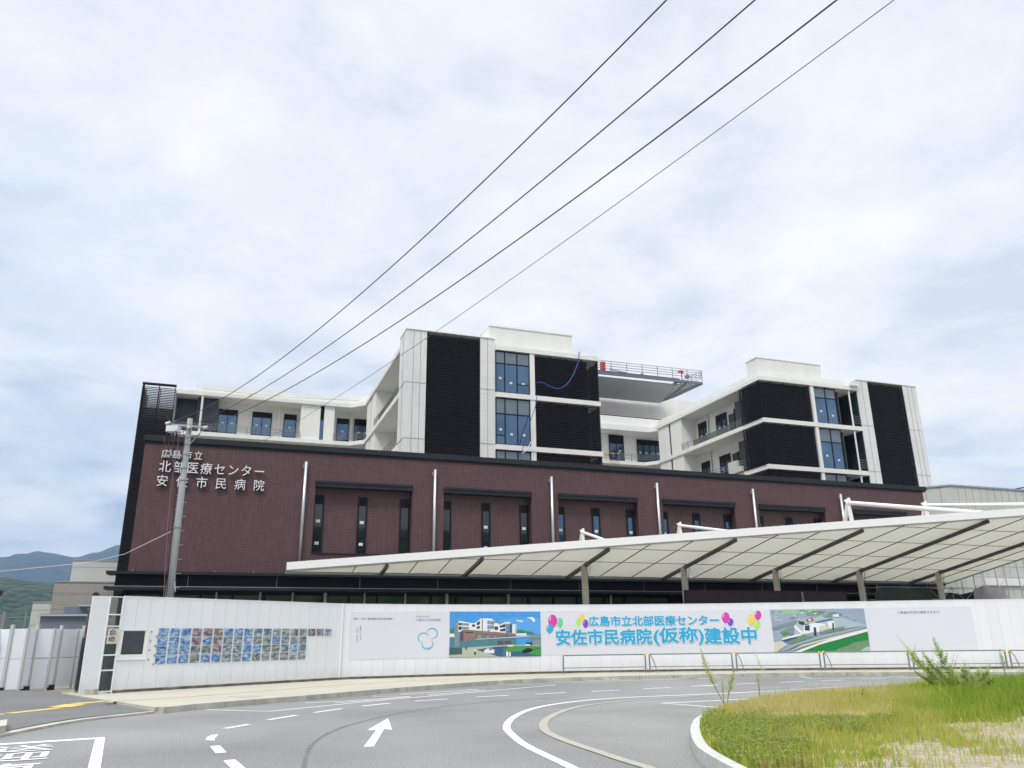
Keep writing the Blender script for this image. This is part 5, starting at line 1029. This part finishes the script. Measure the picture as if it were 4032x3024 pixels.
for i in range(14):
    y = 1950 + i * 28; k = (y - 1650) / 697; p = onp(741 - 63 * k + (17 + 4 * k) * (1 if i % 2 else -1), y); st.tube([(PX, PY, p.z), (p.x + (.06 if i % 2 else -.06), PY - .02, p.z)], .009, 5)
st.build('step_bolt', M_metal, up)
arm('conduit', [(706, 1706, -.3), (697, 1780, -.2), (683, 1845, -.18), (660, 2060, -.2), (651, 2240, -.22), (645, 2347, -.25)], .014, M_rust)
arm('cable_run', [(671, 1796, -.2), (684, 1850, -.2), (695, 1935, -.15), (689, 1960, -.14), (676, 2110, -.19), (665, 2230, -.22), (655, 2347, -.26)], .022, M_blackr); arm('cable_run', [(717, 1960, .1), (706, 2080, .1), (694, 2230, .1), (688, 2347, .1)], .02, M_blackr)
arm('guard_bracket', [(688, 2289, -.15), (690, 2330, -.15)], .012, M_porc)
# wires
def wire(pts, r, label, zf=None):
    p0 = onp(*pts[0], -.2); e = pts[-1]; d = ray(*e); t = (zf - CAM.z) / d.z; p1 = CAM + d * t; n = Vector((p1.y - p0.y, -(p1.x - p0.x), 0)).normalized(); P = [onplane(x, y, p0, n) for x, y in pts]
    A_ = [[0.] * 4 for _ in range(3)]; h0 = Vector((p1.x - p0.x, p1.y - p0.y, 0)).normalized(); T_ = [(p - p0).dot(h0) for p in P]
    for t, p in zip(T_, P):
        b = (1, t, t * t); w = 1 / (1 + (40 - min(t, 39)) * .02)
        for i in range(3):
            for j in range(3): A_[i][j] += b[i] * b[j] * w
            A_[i][3] += b[i] * p.z * w
    M3 = Matrix([r[:3] for r in A_]); cf = M3.inverted() @ Vector([r[3] for r in A_]); n_s = 40; P = [Vector((p0.x + h0.x * t, p0.y + h0.y * t, cf[0] + cf[1] * t + cf[2] * t * t)) for t in [T_[0] + (T_[-1] - T_[0]) * k / n_s for k in range(n_s + 1)]]
    dr = (P[-1] - P[-2]).normalized(); sag = P[-1]; ext = [sag + dr * (k * 3) + Vector((0, 0, -.006 * (k * 3) ** 2 * 0)) for k in (1, 2, 3, 4, 5)]
    return tag(MB().tube([tuple(p) for p in smooth3(P, 5) + ext], r, 6).build('power_line', M_wire, org=tuple(p0), smooth=True), label, 'power line', 'power lines from the utility pole')
wire([(672, 1663), (838, 1586), (1200, 1360), (1586, 987), (2050, 571), (2352, 282), (2627, 0)], .011, 'leftmost overhead power line, reaching highest at the left of the bundle', 9.4)
wire([(746, 1680), (960, 1565), (1280, 1377), (1700, 1062), (2150, 697), (2560, 358), (2965, 0)], .011, 'second overhead power line from the left', 9.4)
wire([(812, 1685), (960, 1612), (1280, 1445), (1620, 1240), (2100, 902), (2620, 520), (3284, 0)], .012, 'third and thickest overhead power line from the left', 9.4)
wire([(1040, 1735), (1275, 1595), (1420, 1505), (1716, 1306), (2100, 1030), (2700, 620), (3508, 0)], .006, 'thinnest overhead line, lowest of the four at the pole', 9.0)
wl = [onp(672, 2093), onp(560, 2126), onp(470, 2148), onp(300, 2170), onp(0, 2183), onp(-200, 2186)]
tag(MB().tube([tuple(p + Vector((-.6 * i, 1.5 * i, 0))) for i, p in enumerate(wl)], .012, 5).build('service_cable', M_letter, org=tuple(wl[0]), smooth=True), 'pale service cable sagging from mid pole to the left edge', 'cable')
# ================================================================== GUARD RAILS
M_gr = mat('rail grey paint', (.17, .185, .20), .5)
gpx = [(2219, 2648), (2550, 2643), (2893, 2639), (3240, 2635.5), (3590, 2632), (3975, 2630), (4420, 2629)]
gtop = [(2215, 2581), (2553, 2576), (2890, 2572), (3240, 2567), (3590, 2564), (3975, 2561), (4420, 2558)]
gpts = []; gz_ = []
for (x, y), (xt, yt) in zip(gpx, gtop):
    s_, z_ = hs(PC, x, y); q = Vector(path_point(PC, s_, 0, .9)); k_ = ray(x, y); k_ = Vector((k_.x, k_.y, 0)).normalized(); L_ = q.dot(k_); p = Vector((k_.x * L_, k_.y * L_, .15)); gpts.append(p); gz_.append(onplane(xt, yt, p, k_).z - .15)
print('rail height', gz_)
lab = ['pedestrian barrier at the left end of the row below the cyan title', 'second pedestrian barrier from the left, under the balloons', 'third pedestrian barrier from the left, under the aerial picture', 'fourth pedestrian barrier from the left, ending at the tall weeds', 'fifth pedestrian barrier, seen through the tall weeds', 'last pedestrian barrier, cut by the right edge']
for i in range(len(gpts) - 1):
    RH = gz_[i]; a, b = gpts[i].copy(), gpts[i + 1].copy(); d = (b - a).normalized(); a = a + d * (.12 if i else 0); b = b - d * .08
    g_ = thing('pedestrian_barrier', 'grey pipe ' + lab[i], 'barrier', a, group='grey pedestrian barriers on the pavement'); Zv = Vector((0, 0, 1)); bk = Vector((-d.y, d.x, 0)) * .32
    MB().tube([tuple(a + Zv * RH), tuple(b + Zv * RH)], .028, 8).build('top_rail', M_gr, g_); MB().tube([tuple(a + Zv * .26), tuple(b + Zv * .26)], .018, 8).build('lower_rail', M_gr, g_)
    for p, sg in ((a, 1), (b, -1)):
        MB().tube([tuple(p), tuple(p + Zv * (RH - .04)), tuple(p + Zv * RH + d * .04 * sg)], .036, 8).build('leg', M_gr, g_)
        if not (i == 0 and sg == 1): MB().tube([tuple(p + d * .14 * -sg * -1 + bk * -.9 if False else p + d * (.30 if sg == 1 else -.0) * 1 - bk * .6), tuple(p - bk * .25 + d * (.16 if sg == 1 else 0) + Zv * .6), tuple(p + Zv * RH + d * .03)], .022, 8).build('stay', M_gr, g_) if sg == 1 else None
        MB().tube([tuple(p + Zv * (RH - .04) - d * .03), tuple(p + Zv * (RH + .04) + d * .02)], .05, 8).build('rail_cap', M_yel, g_)
# ================================================================== BACKGROUND BITS
M_far_ = mat('far pole', (.20, .22, .22), .8)
for i, (x, y0, y1, dist, w_) in enumerate([(20, 2408, 2480, 120, .22), (146, 2460, 2480, 130, .2), (104, 2412, 2480, 150, .1), (2, 2418, 2480, 140, .15)]):
    d = ray(x, y0); t = dist / Vector((d.x, d.y, 0)).length; p = CAM + d * t; o_ = thing('railway_mast', ['thick pale mast standing before the green hill', 'short pale mast just left of the low grey block', 'thin lattice mast between two thicker masts', 'mast at the very left edge of the view'][i], 'mast', (p.x, p.y, 0), group='railway masts beyond the gate')
    MB().tube([(p.x, p.y, 0), (p.x, p.y, p.z)], w_, 8).build('pole', M_far_, o_)
    if i in (1, 2): MB().bar((p.x - 4, p.y, p.z - .8), (p.x + 1.5, p.y, p.z - .6), .1, .1).build('arm', M_far_, o_)
d = ray(14, 2336); p = CAM + d * (22 / Vector((d.x, d.y, 0)).length)
lp = thing('street_lamp', 'dark lamp head poking in at the left edge above the gate', 'street lamp', (p.x - .7, p.y, 0)); MB().tube([(p.x - .75, p.y, 0), (p.x - .75, p.y, p.z + .05)], .06, 8).build('pole', M_blackr, lp)
mb = MB(); mb.tube([(p.x - .75, p.y, p.z + .05), (p.x - .3, p.y, p.z + .05), (p.x - .05, p.y, p.z - .0)], [.05, .13, .06], 12); mb.build('lamp_head', M_blackr, lp, smooth=True)
# ================================================================== ISLAND, GRASS, WEEDS
ipx = [(3010, 3160), (2860, 3075), (2781, 3024), (2749, 2998), (2728, 2957), (2722, 2920), (2728, 2893), (2745, 2868), (2790, 2843), (2860, 2817), (2990, 2787), (3110, 2768), (3300, 2752), (3500, 2738), (3750, 2724), (4032, 2712), (4400, 2700)]
IL = smoothline(gp(ipx), .45); ILi = offs(IL, -.17); kb = MB()
for i in range(len(IL) - 1):
    d = (IL[i + 1] - IL[i]).normalized() * .006; kb.hexa([tuple((IL[i] + d)[:2]), tuple((IL[i + 1] - d)[:2]), tuple((ILi[i + 1] - d)[:2]), tuple((ILi[i] + d)[:2])], 0, .2)
tag(kb.build('kerb', mat('white island kerb', (.50, .50, .47), .8, noise=.1, scale=4, bump=.2), org=IL[0]), kind='structure')
M_sand = mat('dry sandy soil', (.19, .16, .10), .95, noise=.5, scale=9, col2=(.44, .41, .33), bump=.6, bscale=14)
isl = MB().face([(p.x, p.y, .17) for p in ILi] + [tuple(G(4500, 3300, .17)), tuple(G(3050, 3300, .17))]); tag(isl.build('island_ground', M_sand, org=ILi[0]), kind='structure')
bnd = [tuple(p[:2]) for p in ILi] + [tuple(G(4500, 3300, .17)[:2]), tuple(G(3050, 3300, .17)[:2])]
def inside(x, y):
    c = False; j = len(bnd) - 1
    for i in range(len(bnd)):
        (xi, yi), (xj, yj) = bnd[i], bnd[j]
        if (yi > y) != (yj > y) and x < (xj - xi) * (y - yi) / (yj - yi) + xi: c = not c
        j = i
    return c
from mathutils import noise as MN
M_grass = bpy.data.materials.new('grass blades'); M_grass.use_nodes = True; t_ = M_grass.node_tree; bs_ = t_.nodes['Principled BSDF']; bs_.inputs['Roughness'].default_value = .6; bs_.inputs['Specular IOR Level'].default_value = .2
g_ = t_.nodes.new('ShaderNodeNewGeometry'); r_ = t_.nodes.new('ShaderNodeValToRGB'); cr_ = r_.color_ramp; cr_.elements[0].color = (.14, .25, .025, 1); cr_.elements[0].position = 0; cr_.elements[1].color = (.58, .51, .23, 1); cr_.elements[1].position = 1
for p_, c_ in ((.3, (.27, .38, .045)), (.55, (.40, .44, .07)), (.78, (.50, .45, .14))): q_ = cr_.elements.new(p_); q_.color = (*c_, 1)
at_ = t_.nodes.new('ShaderNodeAttribute'); at_.attribute_name = 'dry'; ad_ = t_.nodes.new('ShaderNodeMath'); ad_.operation = 'MULTIPLY_ADD'; ad_.inputs[1].default_value = .42; t_.links.new(g_.outputs['Random Per Island'], ad_.inputs[0]); t_.links.new(at_.outputs['Fac'], ad_.inputs[2]); t_.links.new(ad_.outputs[0], r_.inputs[0]); t_.links.new(r_.outputs[0], bs_.inputs['Base Color'])
tl_ = t_.nodes.new('ShaderNodeBsdfTranslucent'); t_.links.new(r_.outputs[0], tl_.inputs[0]); mxs = t_.nodes.new('ShaderNodeMixShader'); mxs.inputs[0].default_value = .35; oo_ = t_.nodes['Material Output']; t_.links.new(bs_.outputs[0], mxs.inputs[1]); t_.links.new(tl_.outputs[0], mxs.inputs[2]); t_.links.new(mxs.outputs[0], oo_.inputs[0])
V_ = []; F_ = []; D_ = []; rg = random.Random(11)
xs_ = [b[0] for b in bnd]; ys_ = [b[1] for b in bnd]; x0_, x1_, y0_, y1_ = min(xs_), min(max(xs_), 19), max(min(ys_), 10.5), max(ys_)
def project(p):
    d = Vector(p) - CAM; w_ = d.dot(FW); return 2016 + FPX * d.dot(RT) / w_, 1512 - FPX * d.dot(UP) / w_
cnt = 0
while cnt < 88000:
    x, y = rg.uniform(x0_, x1_), rg.uniform(y0_, y1_)
    if not inside(x, y): continue
    px_, py_ = project((x, y, .17))
    if px_ > 4900 or py_ > 3160: continue
    n_ = MN.noise(Vector((x * .55, y * .4, 1))); n2_ = MN.noise(Vector((x * 2.1, y * 1.6, 5)))
    # bare sandy patches: a strip behind the clover, a wide area bottom right
    bare = 0
    if 2890 < px_ < 3420 and 2806 < py_ < 2838: bare = .85 if n2_ > -.15 else .3
    if px_ > 3250 and py_ > 2855 + (3700 - px_) * .10: bare = .9 if n_ + n2_ * .9 > -.1 else .3
    elif py_ > 2900 and px_ > 3250: bare = .7
    if rg.random() < bare: continue
    right = max(0, min(1, (px_ - 3500) / 250)) * max(0, min(1, (2875 - py_) / 60)); clover = 1 if (px_ < 3560 and 2838 < py_ + (px_ - 3200) * .02 and py_ < 3024 and n_ > -.22 - .0 * n2_) or px_ < 2980 and py_ > 2815 else 0
    dry = .50 + .25 * n_ + .12 * n2_
    if py_ < 2835 and px_ < 3500: dry += .15
    if right: dry = dry * (1 - right) + (.02 + .12 * n2_) * right
    if clover and n2_ > -.25: dry = .22 + .30 * n2_
    h = rg.uniform(.07, .22) * (1 + .8 * right) * (.8 if clover else 1) * (.75 if bare else 1)
    if rg.random() < .012: h *= 2.2
    a = rg.uniform(0, 2 * pi); wd = rg.uniform(.004, .010) * (1.5 if clover else 1); ln = rg.uniform(.0, .55) * h; la = rg.uniform(0, 2 * pi)
    dx_, dy_ = cos(a) * wd, sin(a) * wd; tx_, ty_ = cos(la) * ln, sin(la) * ln; b = len(V_)
    V_ += [(x - dx_, y - dy_, .16), (x + dx_, y + dy_, .16), (x + dx_ * .7 + tx_ * .4, y + dy_ * .7 + ty_ * .4, .17 + h * .6), (x - dx_ * .7 + tx_ * .4, y - dy_ * .7 + ty_ * .4, .17 + h * .6), (x + tx_, y + ty_, .17 + h)]
    F_ += [(b, b + 1, b + 2, b + 3), (b + 3, b + 2, b + 4)]; D_ += [max(-.1, min(1, dry))] * 5; cnt += 1
me = bpy.data.meshes.new('grass'); me.from_pydata(V_, [], F_); me.materials.append(M_grass); at = me.attributes.new('dry', 'FLOAT', 'POINT'); at.data.foreach_set('value', D_); o_ = bpy.data.objects.new('grass', me); COL.objects.link(o_); tag(o_, 'yellow-green dry grass covering the traffic island', 'grass', kind='stuff')
def leafmat(name, col, rand=.3):
    M = mat(name, col, .55, rand=rand); t = M.node_tree; b = t.nodes['Principled BSDF']; l = b.inputs['Base Color'].links[0].from_socket; tr = t.nodes.new('ShaderNodeBsdfTranslucent'); mx = t.nodes.new('ShaderNodeMixShader'); mx.inputs[0].default_value = .4
    t.links.new(l, tr.inputs[0]); t.links.new(b.outputs[0], mx.inputs[1]); t.links.new(tr.outputs[0], mx.inputs[2]); t.links.new(mx.outputs[0], t.nodes['Material Output'].inputs['Surface']); return M
# low clover-like leaves
M_clov = leafmat('clover leaf', (.22, .27, .05), .5); mb = MB(); cnt = 0
while cnt < 24000:
    x, y = rg.uniform(x0_, x1_), rg.uniform(y0_, y1_)
    if not inside(x, y): continue
    px_, py_ = project((x, y, .17)); n_ = MN.noise(Vector((x * .7, y * .5, 9)))
    e_ = n_ * 60 + MN.noise(Vector((x * 3, y * 2.2, 2))) * 45; ok_ = ((px_ + e_ * 3 < 3020 and py_ > 2818) or (px_ + e_ * 5 < 3500 and 2842 + e_ * .3 < py_ < 2905 + e_ * .8) or (px_ + e_ * 3 < 3200 and py_ > 2905)) and n_ > -.25
    if not ok_: continue
    z = .18 + rg.uniform(0, .16); s_ = rg.uniform(.007, .018); a = rg.uniform(0, 6.3); t1_ = rg.uniform(-.6, .6); ca, sa = cos(a) * s_, sin(a) * s_
    mb.face([(x - ca, y - sa, z), (x + sa, y - ca, z + t1_ * s_), (x + ca, y + sa, z + s_ * .5), (x - sa, y + ca, z - t1_ * s_)]); cnt += 1
tag(mb.build('ground_cover', M_clov, org=(8, 15, 0)), 'low dark green clover patches on the traffic island', 'ground cover', kind='stuff')
# tall weeds
M_stem = mat('weed stem', (.16, .13, .06), .7, rand=.2); M_leafs = {'yellow': leafmat('weed leaf yellow-green', (.48, .55, .11)), 'green': leafmat('weed leaf green', (.42, .56, .13), .35), 'pale': leafmat('seed head', (.48, .56, .24))}
def weed(bx_, by_, tx_, ty_, leaf, label, n=70, ll=.13, s0=.25, curve=0., dep=None, r0=.012, br=0, grp='tall weeds on the traffic island', wisp=False):
    b = G(bx_, by_, .17) if dep is None else dep; n_ = Vector((b.x, b.y, 0)).normalized(); tp = onplane(tx_, ty_, b, n_); rw = random.Random(int(tx_ * 7 + ty_))
    T = thing('weed', label, 'weed', b, group=grp); sd_ = Vector((n_.y, -n_.x, 0)); P = [b + (tp - b) * t + sd_ * curve * sin(t * pi) for t in [i / 10 for i in range(11)]]
    MB().tube([tuple(p) for p in P], [r0 * (1 - .75 * i / 10) for i in range(11)], 6).build('stem', M_stem if not wisp else M_leafs['pale'], T); lf = MB(); dt = (tp - b).normalized()
    for i in range(n):
        t = s0 + (1 - s0) * (i + .5) / n; k = min(int(t * 10), 9); p = P[k] + (P[k + 1] - P[k]) * (t * 10 - k); a = i * 2.4 + rw.uniform(-.4, .4); fade = 1 if t < .75 else 1 - (t - .75) * 2.4; L_ = ll * fade * rw.uniform(.75, 1.15) * (1 if t > s0 + .1 else .6)
        o_ = Vector((cos(a), sin(a), 0)); dr = (o_ + dt * rw.uniform(.35, .9)).normalized(); sd2 = dr.cross(dt).normalized() * L_ * (.13 if not wisp else .05); droop = Vector((0, 0, -.25 * L_)) if not wisp else Vector((0, 0, 0))
        m1 = p + dr * L_ * .5; e_ = p + dr * L_ + droop; lf.face([tuple(p), tuple(m1 + sd2), tuple(e_), tuple(m1 - sd2)])
    sb2 = MB()
    for q in range(br):
        t0 = .06 + .62 * (q + rw.random()) / br; k = min(int(t0 * 10), 9); p = P[k] + (P[k + 1] - P[k]) * (t0 * 10 - k); a = rw.uniform(0, 6.3); Lb = (tp - b).length * rw.uniform(.22, .48) * (1.15 - t0)
        e0 = p; dr0 = (Vector((cos(a), sin(a), 0)) * .6 + dt * .8).normalized(); B_ = [p + dr0 * Lb * f + Vector((0, 0, .10 * Lb * f * f)) for f in (0, .33, .66, 1)]; sb2.tube([tuple(v) for v in B_], [.005, .004, .003, .0015], 4)
        for i in range(26):
            f = (i + .5) / 26; kk = min(int(f * 3), 2); pp_ = B_[kk] + (B_[kk + 1] - B_[kk]) * (f * 3 - kk); aa = i * 2.4; dr = (Vector((cos(aa), sin(aa), 0)) + dr0 * .7).normalized(); L2 = ll * .75 * (1 - f * .55) * rw.uniform(.7, 1.1); sd3 = dr.cross(dr0).normalized() * L2 * .12; m1 = pp_ + dr * L2 * .5; e_ = pp_ + dr * L2 + Vector((0, 0, -.1 * L2)); lf.face([tuple(pp_), tuple(m1 + sd3), tuple(e_), tuple(m1 - sd3)])
    if br: sb2.build('side_stem', M_stem, T)
    lf.build('leaf', M_leafs[leaf], T); return T
weed(2868, 2800, 2759, 2553, 'yellow', 'tallest feathery weed leaning left over the road at the island tip', 120, .11, .32, -.06)
weed(2862, 2800, 2891, 2636, 'yellow', 'shorter leafy weed leaning right beside the tall leaning one', 80, .12, .4, -.03)
weed(2852, 2795, 2843, 2672, 'yellow', 'small young weed between the two leaning stems', 36, .09, .45)
weed(2993, 2750, 2982, 2652, 'yellow', 'short single weed with a dark stem left of the grassy mound', 40, .11, .45, r0=.014)
weed(3098, 2785, 2969, 2560, 'pale', 'thin pale grass stalk arching left with a feathery tip', 60, .14, .5, -.05, wisp=True, r0=.008)
weed(3348, 2775, 3345, 2725, 'yellow', 'small yellow-green sprout in the middle of the island grass', 20, .06, .1)
for i, (x, y, a_, b_) in enumerate(((3400, 2758, 3388, 2705), (3385, 2758, 3404, 2705), (3395, 2760, 3396, 2700))): weed(x, y, a_, b_, 'yellow', ['left', 'right', 'middle'][i] + ' shoot of the bright yellow-green tuft on the mound', 26, .09, .05)
bigs = [(3760, 2740, 3572, 2560, 'green', 90, .13, .3), (3770, 2742, 3632, 2568, 'green', 90, .12, .35), (3775, 2742, 3674, 2508, 'green', 120, .13, .25), (3700, 2735, 3655, 2640, 'green', 60, .12, .2), (3790, 2738, 3745, 2630, 'green', 70, .12, .2), (3800, 2735, 3800, 2605, 'pale', 90, .16, .4), (3815, 2735, 3862, 2620, 'pale', 90, .14, .35), (3830, 2738, 3900, 2610, 'pale', 90, .15, .4), (3740, 2738, 3600, 2640, 'green', 80, .12, .2), (3720, 2735, 3530, 2500, 'pale', 60, .14, .5), (3850, 2735, 3922, 2655, 'green', 60, .12, .3), (3780, 2740, 3720, 2660, 'green', 80, .13, .1)]
wl_ = ['left outer stem of the big weed clump', 'second stem from the left of the big weed clump', 'tallest leafy stem of the big weed clump before the banner', 'short leafy stem low at the left of the clump', 'bushy middle stem of the big weed clump', 'pale feathery stem in the middle of the clump', 'pale feathery stem leaning right in the clump', 'rightmost pale feathery stem of the clump', 'low stem leaning far left from the clump base', 'pale wispy stalk rising left above the clump', 'short green stem at the right foot of the clump', 'dense low stem at the clump base']
for (a_, b_, c_, d_, lf, n_, ll_, s0_), lb in zip(bigs, wl_): weed(a_, b_, c_, d_, lf, lb, int(n_ * 1.3), ll_ * 1.15, s0_, wisp=(lf == 'pale'), r0=.010, br=15)
weed(3966, 2705, 3934, 2556, 'green', 'single upright weed with a bushy dark head at the right, before a barrier cap', 90, .12, .42, .02)
weed(4030, 2720, 4015, 2640, 'yellow', 'short sprig of weed at the right edge', 40, .1, .3)
for i, (a_, b_, c_, d_) in enumerate(((3512, 2735, 3480, 2635), (3522, 2735, 3495, 2620), (3525, 2738, 3524, 2640), (3545, 2735, 3530, 2670))): weed(a_, b_, c_, d_, 'pale', ['leftmost', 'tallest', 'straight', 'shortest'][i] + ' bare dark grass stalk of the four left of the clump', 6, .05, .5, wisp=True, r0=.009)
weed(2858, 2805, 2770, 2790, 'pale', 'pale fluffy sprawling plant at the island tip over the kerb', 120, .12, .1, wisp=True)
# weeds at the hoarding foot
for i, (x, y, h_) in enumerate(((747, 2700, 2668), (640, 2712, 2700), (830, 2694, 2684), (880, 2690, 2680), (700, 2705, 2694), (1560, 2655, 2646), (1620, 2652, 2645))):
    weed(x, y, x + 2, h_, 'yellow', ['tallest weed at the foot of the photo hoarding', 'leftmost tuft at the foot of the photo hoarding', 'green tuft growing under the eighth photo column', 'small tuft right of the green one at the hoarding foot', 'tuft just left of the tallest hoarding weed', 'tuft under the blue emblem at the banner foot', 'tuft right of the emblem at the banner foot'][i], 50 if i == 0 else 40, .13 if i else .1, .02, grp='weeds along the hoarding foot')
gg = thing('weed', 'grass tuft beside the gate wheels left of the hoarding', 'weed', G(285, 2735, .1), group='weeds along the hoarding foot'); mb = MB(); p = G(285, 2738, .08)
for i in range(160): a = rg.uniform(0, 6.3); x = p.x + rg.gauss(0, .35); y = p.y + rg.gauss(0, .1); h = rg.uniform(.08, .22); mb.face([(x - .008, y, .06), (x + .008, y, .06), (x + cos(a) * .08, y + sin(a) * .05, .06 + h)])
mb.build('leaf', M_leafs['green'], gg)

# ================================================================== AIR
hz = MB().box(-5200, 5200, -1500, 5200, -1.0, 640).build('haze', None, org=(0, 0, 0)); hz.data.materials.clear()
M_air = bpy.data.materials.new('air'); M_air.use_nodes = True; t_ = M_air.node_tree; t_.nodes.clear(); o_ = t_.nodes.new('ShaderNodeOutputMaterial'); v_ = t_.nodes.new('ShaderNodeVolumePrincipled')
v_.inputs['Color'].default_value = (.42, .63, .95, 1); v_.inputs['Density'].default_value = .00016; v_.inputs['Anisotropy'].default_value = .0; t_.links.new(v_.outputs[0], o_.inputs['Volume']); hz.data.materials.append(M_air); tag(hz, 'faint bluish haze', 'haze', kind='stuff')

tp_ = MB(); q_ = [E1 + Vector((-1.2, .9, 0)), HS0 + Vector((-.6, 1.5, 0))]  # added backdrop sheet, darkens the view through the clear strip
for k in range(12):
    a = q_[0] + (q_[1] - q_[0]) * (k / 12); b = q_[0] + (q_[1] - q_[0]) * ((k + 1) / 12); tp_.face([(a.x, a.y + .05 * sin(k * 2), .1), (b.x, b.y + .05 * sin(k * 2 + 2), .1), (b.x, b.y + .03 * sin(k * 2 + 2), 1.95), (a.x, a.y + .03 * sin(k * 2), 1.95)])
tag(tp_.build('backdrop', mat('dark tarpaulin', (.045, .06, .06), .5, noise=.5, scale=2), org=tuple(q_[0]), smooth=True), 'dark grey-green tarpaulin added behind the lower part of the clear inspection strip', 'backdrop')
